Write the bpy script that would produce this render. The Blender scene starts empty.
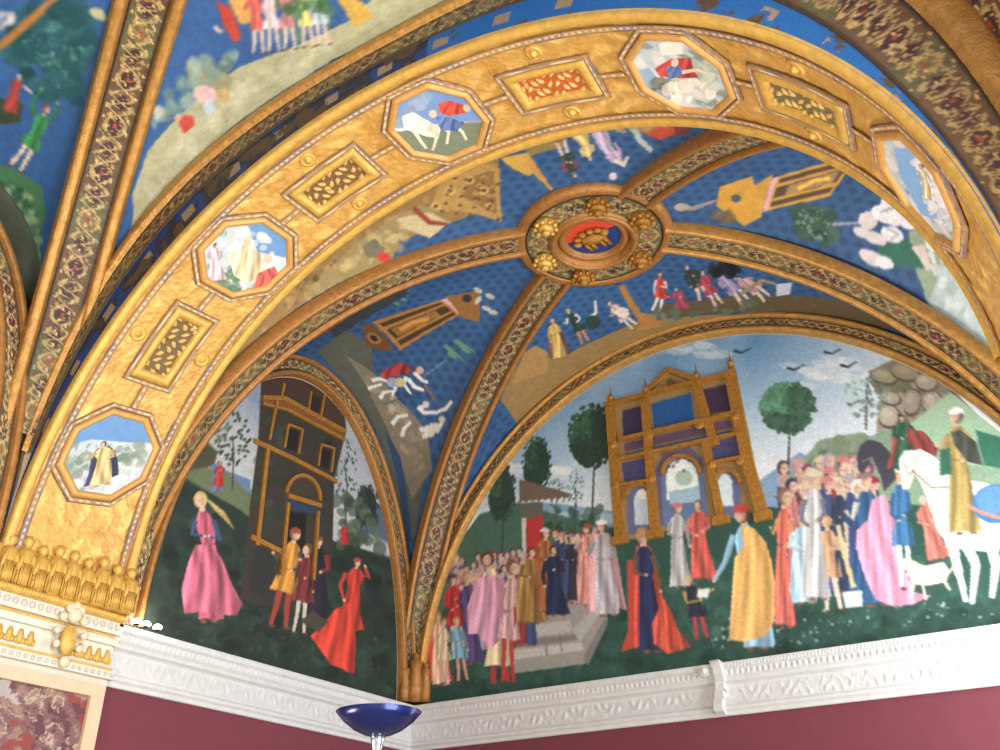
import bpy, math
import numpy as np
rng = np.random.default_rng(7)
C = bpy.context.scene.collection
# ------------------------------------------------------------------ measured camera and room
W, D, T = 8.0, 4.573, 1.226
CAM = np.array([7.379, -9.934, -2.3706]); YAW, PITCH, ROLL, FOC = -0.54436, 0.52917, -0.0120, 935.1
HC, PP = 4.304, 2.055
HB, AB, PB = 3.998, 3.804, 1.983
HA, AA, YA = 3.5415, 1.986, -D/2-0.028
AS, ZS, HS, PS, XS = 3.791, -0.044, 3.644, 2.058, W/2-0.184
AS2, ZS2, HS2 = 3.639, 0.266, 3.305
YF, YN = -D, -D-T
FLOOR = -4.0
DN = 4.4
fw = np.array([math.sin(YAW)*math.cos(PITCH), math.cos(YAW)*math.cos(PITCH), math.sin(PITCH)])
r0 = np.array([math.cos(YAW), -math.sin(YAW), 0.0]); u0 = np.cross(r0, fw)
RT = r0*math.cos(ROLL)+u0*math.sin(ROLL); UP = -r0*math.sin(ROLL)+u0*math.cos(ROLL)

def rays(p):
    p = np.atleast_2d(np.asarray(p, float))
    r = fw+np.outer(p[:, 0]-500, RT)/FOC-np.outer(p[:, 1]-375, UP)/FOC
    return r/np.linalg.norm(r, axis=1)[:, None]

# ------------------------------------------------------------------ vault shape
FAR = dict(xc=W/2, yc=-D/2, hw=W/2, hd=D/2, hx=3.80, hy=4.22)
NEAR = dict(xc=W/2, yc=YN-DN/2, hw=3.97, hd=DN/2, hx=3.64, hy=4.13, p=3.0)
def vault_z(b, x, y):
    u = np.clip(np.abs((x-b['xc'])/b['hw']), 0, 1); v = np.clip(np.abs((y-b['yc'])/b['hd']), 0, 1)
    M = np.maximum(u, v); m = np.minimum(u, v); t = m/np.maximum(M, 1e-6)
    Hw = np.where(v > u, b['hy'], b['hx'])
    H = HC+(Hw-HC)*M**2*(1-t**2)
    p = b.get('p', PP); return H*np.maximum(1-m**p, 0)**(1/p)

# ------------------------------------------------------------------ photo point -> point on a real surface (surface coordinates)
def on_back(p):
    r = rays(p); t = (0-CAM[1])/r[:, 1]; q = CAM+t[:, None]*r; return q[:, [0, 2]]
def on_left(p):
    r = rays(p); t = (0-CAM[0])/r[:, 0]; q = CAM+t[:, None]*r; return q[:, [1, 2]]
def on_vault(b):
    def f(p):
        r = rays(p); ts = np.linspace(1.0, 17, 1200)
        P = CAM+ts[None, :, None]*r[:, None, :]
        u = (P[..., 0]-b['xc'])/b['hw']; v = (P[..., 1]-b['yc'])/b['hd']
        inside = (np.abs(u) <= 1.03) & (np.abs(v) <= 1.03)
        hit = inside & (P[..., 2] > vault_z(b, P[..., 0], P[..., 1]))
        i = np.where(hit.any(1), hit.argmax(1), np.where(inside.any(1), inside.shape[1]-1-inside[:, ::-1].argmax(1), 0))
        k = np.arange(len(i))
        return np.stack([np.arcsin(np.clip(u[k, i], -1, 1)), np.arcsin(np.clip(v[k, i], -1, 1))], 1)
    return f

# ------------------------------------------------------------------ materials
def mat(name, base=(.8, .8, .8), rough=.7, metal=0., attr=False, noise=0., nscale=20., bump=0., bscale=60., emit=None, estr=0., gain=None):
    m = bpy.data.materials.new(name); m.use_nodes = True
    nt = m.node_tree; N = nt.nodes; L = nt.links; bs = N['Principled BSDF']
    bs.inputs['Roughness'].default_value = rough; bs.inputs['Metallic'].default_value = metal
    tc = N.new('ShaderNodeTexCoord')
    if attr:
        a = N.new('ShaderNodeAttribute'); a.attribute_name = 'paint'; src = a.outputs['Color']
    else:
        a = N.new('ShaderNodeRGB'); a.outputs[0].default_value = (*base, 1); src = a.outputs[0]
    if noise:
        nz = N.new('ShaderNodeTexNoise'); nz.inputs['Scale'].default_value = nscale; nz.inputs['Detail'].default_value = 6
        nz.inputs['Roughness'].default_value = .65
        L.new(tc.outputs['Object'], nz.inputs['Vector'])
        mr = N.new('ShaderNodeMapRange'); mr.inputs[1].default_value = .3; mr.inputs[2].default_value = .7
        mr.inputs[3].default_value = 1-noise; mr.inputs[4].default_value = 1+noise
        L.new(nz.outputs['Fac'], mr.inputs[0])
        vm = N.new('ShaderNodeVectorMath'); vm.operation = 'SCALE'
        L.new(src, vm.inputs[0]); L.new(mr.outputs[0], vm.inputs['Scale']); src = vm.outputs[0]
    L.new(src, bs.inputs['Base Color'])
    if bump:
        b2 = N.new('ShaderNodeTexNoise'); b2.inputs['Scale'].default_value = bscale; b2.inputs['Detail'].default_value = 4
        L.new(tc.outputs['Object'], b2.inputs['Vector'])
        bp = N.new('ShaderNodeBump'); bp.inputs['Strength'].default_value = bump; bp.inputs['Distance'].default_value = .02
        L.new(b2.outputs['Fac'], bp.inputs['Height']); L.new(bp.outputs[0], bs.inputs['Normal'])
    if emit:
        bs.inputs['Emission Color'].default_value = (*emit, 1); bs.inputs['Emission Strength'].default_value = estr
    return m
def lin(c):
    c = np.asarray(c, float)/255.; return np.where(c <= .04045, c/12.92, ((c+.055)/1.055)**2.4)
def L3(*c): return tuple(lin(c).tolist())
M = dict(
    fresco=mat('fresco_paint', attr=True, rough=.75, noise=.10, nscale=14, bump=.12, bscale=50),
    vault=mat('vault_paint', attr=True, rough=.6, noise=.12, nscale=9, bump=.25, bscale=40),
    band=mat('painted_ornament', attr=True, rough=.55, noise=.15, nscale=30, bump=.3, bscale=80),
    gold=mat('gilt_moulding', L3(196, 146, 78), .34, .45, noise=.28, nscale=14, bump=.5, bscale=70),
    goldA=mat('gilt_soffit', L3(226, 178, 84), .42, .22, attr=True, noise=.14, nscale=11, bump=.7, bscale=22),
    giltfig=mat('gilt_stucco', L3(206, 164, 80), .42, .25, noise=.2, nscale=14, bump=.3, bscale=60),
    giltpale=mat('gilt_octagon_frame', L3(204, 156, 88), .45, .25, noise=.10, nscale=12, bump=.4, bscale=60),
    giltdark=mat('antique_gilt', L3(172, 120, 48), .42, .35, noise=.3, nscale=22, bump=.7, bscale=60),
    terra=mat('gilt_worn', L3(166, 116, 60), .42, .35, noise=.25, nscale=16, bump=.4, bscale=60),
    marble=mat('white_stone', attr=True, rough=.6, noise=.06, nscale=10, bump=.25, bscale=45),
    red=mat('crimson_wall_cloth', L3(112, 50, 62), .85, noise=.05, nscale=5, bump=.1, bscale=200),
    stone=mat('pale_floor', L3(190, 180, 165), .6, noise=.1, nscale=4),
    plaster=mat('plaster', L3(210, 200, 185), .8, noise=.05, nscale=4),
    dim=mat('dark_green_fresco', L3(70, 74, 56), .8, noise=.4, nscale=3),
    blue=mat('blue_enamel', L3(14, 26, 80), .25, .4),
    steel=mat('chrome_tube', L3(180, 190, 200), .2, .9),
    black=mat('black_metal', L3(25, 25, 28), .4, .4),
    lamp=mat('lamp_glow', L3(255, 250, 235), .5, emit=(1, .97, .9), estr=14),
    glass=mat('daylight_pane', L3(240, 245, 250), .3, emit=(.95, .98, 1), estr=2.2),
    wood=mat('window_wood', L3(225, 220, 210), .6, noise=.08))

# ------------------------------------------------------------------ mesh helpers
def link(name, me, m=None, parent=None, smooth=True):
    o = bpy.data.objects.new(name, me); C.objects.link(o)
    if m: me.materials.append(m)
    if parent: o.parent = parent
    if smooth: me.polygons.foreach_set('use_smooth', np.ones(len(me.polygons), bool))
    return o
def raw(name, V, F, col=None):
    me = bpy.data.meshes.new(name); V = np.asarray(V, np.float32); F = np.asarray(F, np.int32)
    me.vertices.add(len(V)); me.vertices.foreach_set('co', V.ravel())
    me.loops.add(F.size); me.loops.foreach_set('vertex_index', F.ravel())
    me.polygons.add(len(F)); k = F.shape[1]
    me.polygons.foreach_set('loop_start', np.arange(0, F.size, k, dtype=np.int32))
    me.polygons.foreach_set('loop_total', np.full(len(F), k, np.int32))
    me.update(calc_edges=True)
    if col is not None:
        a = me.color_attributes.new('paint', 'FLOAT_COLOR', 'POINT')
        a.data.foreach_set('color', np.concatenate([lin(np.clip(col, 0, 255)), np.ones((len(V), 1))], 1).astype(np.float32).ravel())
    me.validate(); return me
def gridF(n, m, cn=False, cm=False):
    i = np.arange(n if cn else n-1)[:, None]; j = np.arange(m if cm else m-1)[None, :]
    a = i*m+j; b = ((i+1) % n)*m+j; c = ((i+1) % n)*m+(j+1) % m; d = i*m+(j+1) % m
    return np.stack([a, b, c, d], -1).reshape(-1, 4)
def unit(v): return v/np.maximum(np.linalg.norm(v, axis=-1, keepdims=True), 1e-9)
class MB:
    """collects pieces of one mesh"""
    def __init__(s): s.V = []; s.F = []; s.n = 0; s.c = []
    def add(s, V, F, c=None):
        V = np.asarray(V, float).reshape(-1, 3)
        for f in (F.tolist() if hasattr(F, 'tolist') else F): s.F.append([k+s.n for k in f])
        s.V.append(V); s.n += len(V); s.c.append(np.tile(np.asarray(c if c is not None else (200, 200, 200), float), (len(V), 1)) if np.ndim(c) < 2 else np.asarray(c, float)); return s
    def box(s, o, a, b, c, col=None):
        """centre o, half vectors a b c"""
        o, a, b, c = [np.asarray(t, float) for t in (o, a, b, c)]
        V = [o+i*a+j*b+k*c for i in (-1, 1) for j in (-1, 1) for k in (-1, 1)]
        return s.add(V, [[0, 1, 3, 2], [4, 6, 7, 5], [0, 4, 5, 1], [2, 3, 7, 6], [0, 2, 6, 4], [1, 5, 7, 3]], col)
    def blob(s, o, a, b, c, n=8, m=12, col=None):
        o, a, b, c = [np.asarray(t, float) for t in (o, a, b, c)]
        ph = np.linspace(0, math.pi, n)[:, None, None]; th = np.linspace(0, 2*math.pi, m, endpoint=False)[None, :, None]
        V = o+a*np.sin(ph)*np.cos(th)+b*np.sin(ph)*np.sin(th)+c*np.cos(ph)
        return s.add(V, gridF(n, m, False, True), col)
    def lathe(s, o, prof, m=32, ax=(0, 0, 1), col=None):
        o = np.asarray(o, float); ax = unit(np.asarray(ax, float)); e = unit(np.cross(ax, [0.31, .8, .5])); f = np.cross(ax, e)
        th = np.linspace(0, 2*math.pi, m, endpoint=False)
        V = np.array([o+ax*h+r*(e*math.cos(t)+f*math.sin(t)) for r, h in prof for t in th])
        return s.add(V, gridF(len(prof), m, False, True), col)
    def build(s, name, m, parent=None, smooth=False, attr=False):
        me = bpy.data.meshes.new(name); V = np.concatenate(s.V)
        me.from_pydata(V.tolist(), [], s.F); me.update()
        if attr:
            a = me.color_attributes.new('paint', 'FLOAT_COLOR', 'POINT'); c = lin(np.clip(np.concatenate(s.c), 0, 255))
            a.data.foreach_set('color', np.concatenate([c, np.ones((len(V), 1))], 1).astype(np.float32).ravel())
        return link(name, me, m, parent, smooth)
def tag(o, label=None, cat=None, group=None, kind=None):
    if label: o['label'] = label
    if cat: o['category'] = cat
    if group: o['group'] = group
    if kind: o['kind'] = kind
    return o
def empty(name, loc, label, cat, group=None, kind=None):
    o = bpy.data.objects.new(name, None); C.objects.link(o); o.location = loc; o.empty_display_size = .2
    return tag(o, label, cat, group, kind)
def put(o, parent):
    """mesh data is written in room coordinates; the part sits under its thing without moving"""
    o.parent = parent; o.location = [-c for c in parent.location]; return o
def sub(o, part):
    """a piece of a part: same coordinates as the part"""
    o.parent = part; o.location = (0, 0, 0); return o
def sweep(P, S, Nn, prof, closed=False, cprof=False, colf=None):
    """profile (s,n) pairs carried along P; returns V,F,(arclength,s)"""
    P = np.asarray(P, float); prof = np.asarray(prof, float)
    V = P[:, None]+S[:, None]*prof[None, :, :1]+Nn[:, None]*prof[None, :, 1:2]
    F = gridF(len(P), len(prof), closed, cprof)
    d = np.r_[0, np.cumsum(np.linalg.norm(np.diff(P, axis=0), axis=1))]
    col = None
    if colf: col = colf(np.repeat(d, len(prof)), np.tile(prof[:, 0], len(P)))
    return V.reshape(-1, 3), F, col
def half_round(c, r, n0=0., k=7, base=-.03):
    a = np.linspace(math.pi, 0, k)
    return [(c-r, base)]+[(c+r*math.copysign(abs(math.cos(t))**.6, math.cos(t)), n0+r*.75*math.sin(t)**.8 if math.sin(t) > 0 else n0) for t in a]+[(c+r, base)]

# ------------------------------------------------------------------ ornament colours
def hash2(a, b): 
    v = np.sin(a*127.1+b*311.7)*43758.5453; return v-np.floor(v)
def ornament(wd, base=(92, 74, 44), seed=0., per=.46, line=.075, contrast=1.):
    def f(s, t):
        n = len(s); m = t; t = t/wd; c = np.tile(np.array(base, float), (n, 1))
        ph = s/per+seed; cell = np.floor(ph); q = ph-cell-.5
        br = wnoise(s*1., m*1., 26, 11); br2 = wnoise(s*1., m*1., 60, 12)
        green = hash2(cell, seed) > .5
        c[:] = np.where(green[:, None], np.array([92, 90, 58.]), np.array([98, 72, 50.]))
        k = (np.abs(q)*2*1.1+np.abs(t)*.8) < .5
        c[k] = np.where(green[k, None], np.array([124, 104, 66.]), np.array([66, 34, 38.]))
        k = (np.abs(np.abs(q)-.5)*2.6+np.abs(t)) < .5; c[k] = [62, 30, 40]
        for sg in (1, -1):
            w = np.sin(ph*2*math.pi*1.5+.6*np.sin(ph*2*math.pi))*.6*sg
            k = (np.abs(t-w) < line*1.5) & (br > -.7); c[k] = [176, 150, 98]
            w = np.sin(ph*2*math.pi*2.5+1+sg)*.5
            k = (np.abs(t-w) < line) & (br2 > -.2); c[k] = [164, 136, 88]
        k = ((q*4.4)**2+(t*1.6)**2 < .05); c[k] = [160, 62, 46]
        k = br2 > 1.2; c[k] = [184, 160, 104]
        k = (np.abs(t) > .88); c[k] = [56, 42, 30]
        c = c*(1+.10*np.clip(br2, -2, 2))[:, None]
        mid = np.array([94, 74, 50.]); return mid+(c-mid)*contrast
    return f
def dash(per=.06, dark=(158, 122, 84)):
    def f(s, t):
        c = np.tile(np.array(dark, float), (len(s), 1)); n = wnoise(s, t, 6, 14)
        c[n > .35] = [112, 98, 106]; q = (s/per) % 1; tt = t/(np.abs(t).max() if np.ptp(t) > 1e-6 else 1.)
        c[np.abs(tt) > .85] = [116, 80, 54]
        c[np.abs(tt) < .5] = c[np.abs(tt) < .5]*.6+np.array([190, 160, 110.])*.4
        c[(np.abs(q-.5) < .22) & (np.abs(tt) < .32)] = [214, 194, 152]
        return c
    return f

# ------------------------------------------------------------------ painting on a surface grid
class Canvas:
    def __init__(s, A, B, conv, base):
        s.A = A.ravel(); s.B = B.ravel(); s.conv = conv; n = len(s.A)
        s.c = np.tile(np.array(base, float), (n, 1)) if np.ndim(base) == 1 else np.array(base, float)
    def mask(s, pts, px=True):
        q = s.conv(pts) if px else np.asarray(pts, float)
        lo = q.min(0); hi = q.max(0)
        idx = np.nonzero((s.A >= lo[0]) & (s.A <= hi[0]) & (s.B >= lo[1]) & (s.B <= hi[1]))[0]
        if not len(idx): return idx
        x = s.A[idx]; y = s.B[idx]; ins = np.zeros(len(idx), bool)
        for i in range(len(q)):
            x1, y1 = q[i]; x2, y2 = q[i-1]
            if y1 == y2: continue
            k = ((y1 > y) != (y2 > y)) & (x < (x2-x1)*(y-y1)/(y2-y1)+x1); ins ^= k
        return idx[ins]
    def poly(s, col, pts, px=True, a=1.):
        i = s.mask(pts, px); s.c[i] = s.c[i]*(1-a)+np.asarray(col, float)*a; return s
    def ell(s, col, x, y, rx, ry, rot=0, a=1., k=18):
        t = np.linspace(0, 2*math.pi, k, endpoint=False); cr, sr = math.cos(rot), math.sin(rot)
        return s.poly(col, np.stack([x+rx*np.cos(t)*cr-ry*np.sin(t)*sr, y+rx*np.cos(t)*sr+ry*np.sin(t)*cr], 1), a=a)
    def line(s, col, pts, w, w2=None, a=1.):
        P = np.asarray(pts, float); d = unit(np.gradient(P, axis=0)); n = np.stack([-d[:, 1], d[:, 0]], 1)
        ww = np.linspace(w, w2 if w2 is not None else w, len(P))[:, None]/2
        return s.poly(col, np.concatenate([P+n*ww, (P-n*ww)[::-1]]), a=a)
    def grain(s, amt=.06, seed=0):
        r = np.random.default_rng(seed); s.c *= 1+amt*r.normal(size=(len(s.c), 1)); return s
    def blotch(s, col, pts, n, r, a=.7, seed=0, jit=14):
        """n soft blots scattered inside a polygon of photo points"""
        g = np.random.default_rng(seed); P = np.asarray(pts, float); lo, hi = P.min(0), P.max(0); k = 0; tries = 0
        while k < n and tries < n*12:
            tries += 1; q = lo+g.random(2)*(hi-lo); ins = False
            for i in range(len(P)):
                (x1, y1), (x2, y2) = P[i], P[i-1]
                if (y1 > q[1]) != (y2 > q[1]) and q[0] < (x2-x1)*(q[1]-y1)/(y2-y1)+x1: ins = not ins
            if not ins: continue
            k += 1; rr = r*(.5+g.random()); cc = np.asarray(col, float)+g.normal()*jit
            s.ell(cc, q[0], q[1], rr, rr*(.5+.5*g.random()), g.random()*3, a=a, k=9)
        return s
    def tree(s, x, y0, y1, w, col, seed=0, trunk=(60, 56, 44), cut=.38, n=26, tr=None):
        """slender tree: foot y0, top y1"""
        g = np.random.default_rng(seed); h = y0-y1; col = np.array(col, float)
        s.line(trunk, [(x, y0), (x+.02*h, y0-h*.5), (x, y1+h*.3)], tr or max(1.4, w*.04), 1.)
        ry = h*cut*.5; cy = y1+ry; dense = n > 22
        if dense: s.ell(col*.9, x, cy, w*.40, ry*.84); s.ell(col*.9, x-w*.1, cy+ry*.3, w*.34, ry*.6)
        for k in range(n*(7 if dense else 4)):
            a = g.random()*6.28; rr = g.random()**.5; X = x+math.cos(a)*rr*w*.48; Y = cy+math.sin(a)*rr*ry
            lit = 1.28 if (X < x and Y < cy+ry*.2) else .88
            s.ell(col*lit*(.8+.35*g.random()), X, Y, w*.055*(.6+.8*g.random()), w*.04, g.random()*3, k=7)
        return s
    def drape(s, col, pts, f, t, w, amp=.16, seed=0., side=.12):
        """cloth patch painted with soft folds that gather towards the shoulder"""
        i = s.mask(pts)
        if not len(i): return s
        f = np.array(f, float); t = np.array(t, float); h = np.linalg.norm(t-f); up = (t-f)/h; sd = np.array([-up[1], up[0]]); sd = -sd if sd[0] < 0 else sd
        q = s.conv([f, f+sd*w/2, t]); a, b = q[1]-q[0], q[2]-q[0]; d = np.stack([s.A[i], s.B[i]], 1)-q[0]
        det = a[0]*b[1]-a[1]*b[0]; u = (d[:, 0]*b[1]-d[:, 1]*b[0])/det; v = np.clip((a[0]*d[:, 1]-a[1]*d[:, 0])/det, 0, 1)
        sp = 5.5/(.55+.45*(1-v))
        fo = np.sin(u*sp+1.6*np.sin(v*5+seed)+seed)+.6*np.sin(u*sp*2.1-v*6+seed*2.3)
        s.c[i] = np.array(col, float)*(1.0+amp*fo-side*np.clip(u, -1, 1))[:, None]; return s
    def fig(s, fx, fy, hx, hy, w, robe, hair=(70, 45, 30), hat=None, skin=(216, 176, 144), sleeve=None, cloak=None,
            legs=None, arm=None, seed=0, small=False, back=False, turn=None):
        """a robed painted person: foot point, top-of-head point and robe width in photo pixels"""
        f = np.array([fx, fy], float); t = np.array([hx, hy], float); h = np.linalg.norm(t-f); up = (t-f)/h; sd = np.array([-up[1], up[0]])
        if sd[0] < 0: sd = -sd
        g = np.random.default_rng(seed+int(fx)*7+int(fy)); robe = np.array(robe, float); sw = g.normal()*.07; ps = g.random()*6
        q = lambda a, b: tuple(f+sd*(a+sw*math.sin(b*4))*w+up*b*h)
        R = lambda L: [q(a, b) for a, b in L]
        j = lambda k=.05: g.normal()*k
        turn = g.choice([-.35, -.15, .2, .35]) if turn is None else turn
        if legs is not None:
            for a in (-.16, .18):
                s.line(legs, R([(a*1.4, .02), (a, .2), (a*.8, .45)]), w*.13, w*.22)
                s.ell((96, 60, 48), *q(a*1.4+.06, .012), w*.13, h*.013)
            b0 = .36
        else:
            for a in (-.16, .2): s.ell((140, 80, 64), *q(a, .006), w*.11, h*.014)
            b0 = .02
        if cloak is not None:
            s.drape(cloak, R([(-.56+j(), b0*.6+.02), (-.50, .3), (-.44, .6), (-.36, .76), (-.2, .86), (.2, .86), (.38, .76), (.48, .5), (.54, .25), (.62+j(), b0*.6+.03), (.3, b0+.06), (-.3, b0+.05)]), f, t, w, seed=ps+1)
        s.drape(robe, R([(-.42+j(), b0), (-.36+j(.03), b0+.18), (-.27, .45), (-.22, .6), (-.30, .70), (-.29, .78), (-.18, .835), (-.06, .87), (.06, .87), (.18, .835), (.29, .78), (.30, .70), (.22, .6), (.28, .45), (.37+j(.03), b0+.2), (.44+j(), b0), (.2, b0-.012), (-.1, b0+.008)]), f, t, w, amp=.10 if small else .16, seed=ps)
        if not small and g.random() < .6: s.line(robe*.62, R([(-.22, .6), (0, .585), (.22, .6)]), h*.010, a=.7)
        sl = np.array(sleeve if sleeve is not None else robe*.88, float)
        arms = [[((-.27, .78), (-.36, .62), (-.08, .56)), ((.27, .78), (.36, .66), (.12, .60))], [((-.27, .78), (-.38, .6), (-.34, .44)), ((.27, .78), (.36, .64), (.02, .66))],
                [((-.27, .78), (-.34, .64), (.02, .62)), ((.27, .78), (.40, .62), (.46, .48))], [((-.27, .78), (-.44, .66), (-.56, .72)), ((.27, .78), (.34, .62), (.1, .58))]]
        A = arm if arm is not None else arms[g.integers(4)]
        for P3 in A:
            s.line(sl, R(P3), w*.17, w*.11); s.line(sl*.78, [np.add(p, (w*.03, w*.03)) for p in R(P3)], w*.05, w*.03, a=.7)
            s.ell(skin, *q(*P3[-1]), w*.06, w*.05)
        hr = h*.058; tx = turn*hr
        s.line(skin, R([(0, .85), (0, .90)]), hr*.8)
        s.ell(hair, *q(0, .942), hr*.92, hr*1.12)
        if not back:
            c = np.array(q(0, .930)); s.ell(skin, c[0]+tx, c[1], hr*.62, hr*.84); s.ell(np.array(skin)*.84, c[0]+tx*.4+hr*.3*np.sign(-turn), c[1]+hr*.1, hr*.26, hr*.6, a=.6)
            if h > 70: s.line(np.array(skin)*.58, [(c[0]+tx-hr*.4, c[1]-hr*.12), (c[0]+tx+hr*.35, c[1]-hr*.15)], hr*.14, a=.55)
        if hat is not None:
            s.poly(hat, [q(-hr/w*1.1, .955), q(-hr/w*.8, .99), q(0, 1.012), q(hr/w*.8, .99), q(hr/w*1.1, .955), q(0, .947)])
        return s
    def soften(s, n, m, k=1):
        c = s.c.reshape(n, m, 3)
        for _ in range(k):
            p = np.pad(c, ((1, 1), (0, 0), (0, 0)), 'edge'); c = .25*p[:-2]+.5*p[1:-1]+.25*p[2:]
            p = np.pad(c, ((0, 0), (1, 1), (0, 0)), 'edge'); c = .25*p[:, :-2]+.5*p[:, 1:-1]+.25*p[:, 2:]
        c = c.reshape(-1, 3); L_ = c@np.array([.3, .59, .11]); s.c = L_[:, None]+(c-L_[:, None])*.84; return s

def grid2(a, b): A, B = np.meshgrid(a, b, indexing='ij'); return A, B
def wnoise(A, B, f=1., seed=0):
    v = np.zeros_like(A, dtype=float); g = np.random.default_rng(seed)
    for k in range(7):
        a = g.random(5)*6.28; fr = f*1.7**k
        v += np.sin(A*fr*math.cos(a[0])+B*fr*math.sin(a[0])+a[1]+1.5*np.sin(B*fr*.7+a[2]))*np.cos(B*fr*math.cos(a[3])-A*fr*math.sin(a[3])+a[4])/1.5**k
    return v

# ---- lunette painting on the long back wall ------------------------------------------------
nx, nz = 660, 330
X = np.linspace(-.9995, .9995, nx); top = HB*(1-np.abs(X)**PB)**(1/PB)
A, fr_ = grid2(W/2+AB*X, np.linspace(0, 1, nz)); Z = fr_*top[:, None]
cv = Canvas(A, Z, on_back, (255, 255, 255))
# sky, deep blue above and milky at the horizon
zz = np.clip((cv.B-1.6)/2.3, 0, 1)[:, None]; bl = np.clip(wnoise(cv.A, cv.B, 1.1, 3)*.5+.35, 0, 1)[:, None]
zz = zz**1.25
cv.c = np.array([236, 238, 238.])*(1-zz)+np.array([70, 134, 192.])*zz
cv.c = cv.c*(1-.5*bl*zz)+np.array([196, 214, 226.])*.5*bl*zz
edge = np.clip((cv.A-5.0)/1.6, 0, 1)[:, None]*.55; cv.c = cv.c*(1-edge)+np.array([222, 232, 238.])*edge  # daylight wash put into the sky paint, stronger to the right
for (x, y, n) in ((500, 470, 10), (560, 470, 12), (820, 372, 16), (880, 380, 14), (700, 352, 8)):
    for k in range(n): cv.ell((238, 240, 240), x+rng.normal()*22, y+rng.normal()*7, 12, 4, .1, a=.35, k=10)
# far blue hills, green hills, meadow
cv.poly((120, 158, 190), [(415, 560), (520, 500), (575, 506), (620, 512), (700, 500), (760, 480), (800, 452), (830, 470), (880, 470), (880, 600), (415, 640)])
cv.poly((160, 190, 205), [(560, 512), (620, 514), (620, 524), (560, 520)])
cv.poly((64, 104, 84), [(400, 600), (455, 548), (480, 514), (520, 503), (560, 516), (600, 524), (640, 535), (640, 660), (400, 720)])
cv.poly((128, 158, 128), [(790, 475), (820, 440), (850, 434), (872, 436), (930, 400), (950, 392), (1010, 440), (1010, 560), (790, 560)])
cv.blotch((120, 140, 112), [(800, 470), (820, 442), (866, 436), (866, 470)], 60, 6, seed=5)
cv.poly((34, 78, 66), [(400, 720), (412, 640), (470, 585), (560, 540), (640, 522), (765, 508), (880, 500), (1020, 520), (1100, 700), (700, 740)])
lo = cv.B < 1.15
cv.blotch((50, 98, 80), [(410, 700), (480, 600), (640, 540), (1010, 560), (1010, 640), (700, 690)], 420, 7, a=.35, seed=8)
cv.blotch((26, 60, 52), [(410, 700), (480, 640), (640, 600), (1010, 600), (1010, 640), (700, 690)], 260, 8, a=.35, seed=9)
cv.blotch((190, 214, 204), [(640, 640), (700, 620), (960, 596), (1000, 615), (760, 650)], 90, 1.3, a=.8, seed=10)
# rocks
for P, c in ((([(868, 372), (900, 356), (950, 386), (1000, 440), (990, 452), (950, 425), (930, 440), (880, 425), (884, 395)]), (126, 116, 100)),
             (([(866, 378), (900, 366), (925, 372), (930, 390), (880, 396)]), (112, 108, 80)),
             (([(880, 396), (905, 392), (903, 428), (876, 432)]), (160, 148, 128))): cv.poly(c, P)
cv.blotch((150, 138, 116), [(876, 374), (900, 362), (950, 390), (985, 430), (930, 436), (880, 424)], 60, 5, a=.6, seed=12)
cv.blotch((86, 82, 64), [(876, 374), (900, 362), (950, 390), (985, 430), (930, 436), (880, 424)], 34, 3, a=.6, seed=13)
for (x, y, rx, ry, c) in ((884, 376, 14, 8, (150, 144, 110)), (905, 372, 15, 9, (140, 132, 104)), (926, 382, 12, 9, (156, 148, 126)), (890, 398, 11, 7, (168, 160, 140)), (889, 416, 11, 12, (176, 166, 148)), (912, 402, 9, 14, (150, 140, 120)), (932, 402, 10, 12, (160, 150, 132)), (950, 404, 12, 9, (142, 134, 114))):
    cv.ell((84, 78, 66), x+1, y+1.5, rx, ry, .2); cv.ell(c, x, y, rx*.9, ry*.85, .2); cv.ell(np.array(c)*1.12, x-rx*.2, y-ry*.25, rx*.5, ry*.4, .2)
cv.poly((150, 186, 152), [(905, 428), (950, 392), (985, 420), (1010, 440), (1010, 470), (930, 460)])
# trees
cv.tree(502, 560, 462, 30, (44, 78, 58), 1, cut=.6)
cv.tree(537, 545, 436, 31, (38, 74, 56), 2, cut=.5)
cv.tree(592, 522, 404, 48, (36, 72, 52), 3, cut=.55, n=40)
cv.tree(575, 530, 470, 18, (70, 100, 84), 4, cut=.6, n=14)
cv.tree(556, 530, 478, 20, (60, 94, 76), 14, cut=.6, n=14)
cv.tree(788, 474, 382, 56, (66, 112, 86), 5, cut=.56, n=60)
cv.tree(866, 430, 374, 44, (132, 160, 150), 6, cut=.8, n=16)
cv.tree(690, 505, 462, 20, (150, 178, 160), 7, cut=.7, n=12)
cv.blotch((52, 86, 66), [(545, 530), (560, 505), (600, 510), (604, 532)], 30, 5, seed=20)
for (x, y) in ((742, 352), (795, 369), (832, 353), (848, 366)):
    cv.line((44, 58, 78), [(x-8, y-1), (x, y+1), (x+9, y-4)], 3, 1.2)
# two-storey loggia: ochre frame (its gilding is raised, built below), panels and openings
cv.poly((150, 118, 66), [(607, 404), (736, 372), (766, 518), (757, 520), (752, 512), (724, 518), (724, 524), (662, 532), (650, 538), (616, 541)])
cv.poly((150, 118, 66), [(645, 396), (669, 371), (700, 383)])
cv.ell((110, 84, 48), 671, 382, 5, 4)
cv.poly((52, 44, 84), [(622, 411), (641, 406), (643, 434), (624, 438)])
cv.poly((20, 84, 160), [(651, 404), (691, 393), (694, 420), (654, 428)])
cv.poly((60, 40, 74), [(703, 390), (727, 384), (731, 410), (707, 415)])
cv.poly((96, 66, 96), [(624, 443), (730, 419), (732, 428), (625, 452)])
cv.poly((28, 92, 140), [(625, 454), (732, 430), (733, 436), (625, 459)])
for q4 in ([(622, 463), (645, 458), (648, 480), (624, 484)], [(711, 442), (737, 436), (741, 458), (714, 462)]): cv.poly((70, 66, 118), q4)
cv.poly((96, 84, 120), [(655, 470), (665, 452), (690, 446), (704, 462), (706, 518), (660, 526)])
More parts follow.
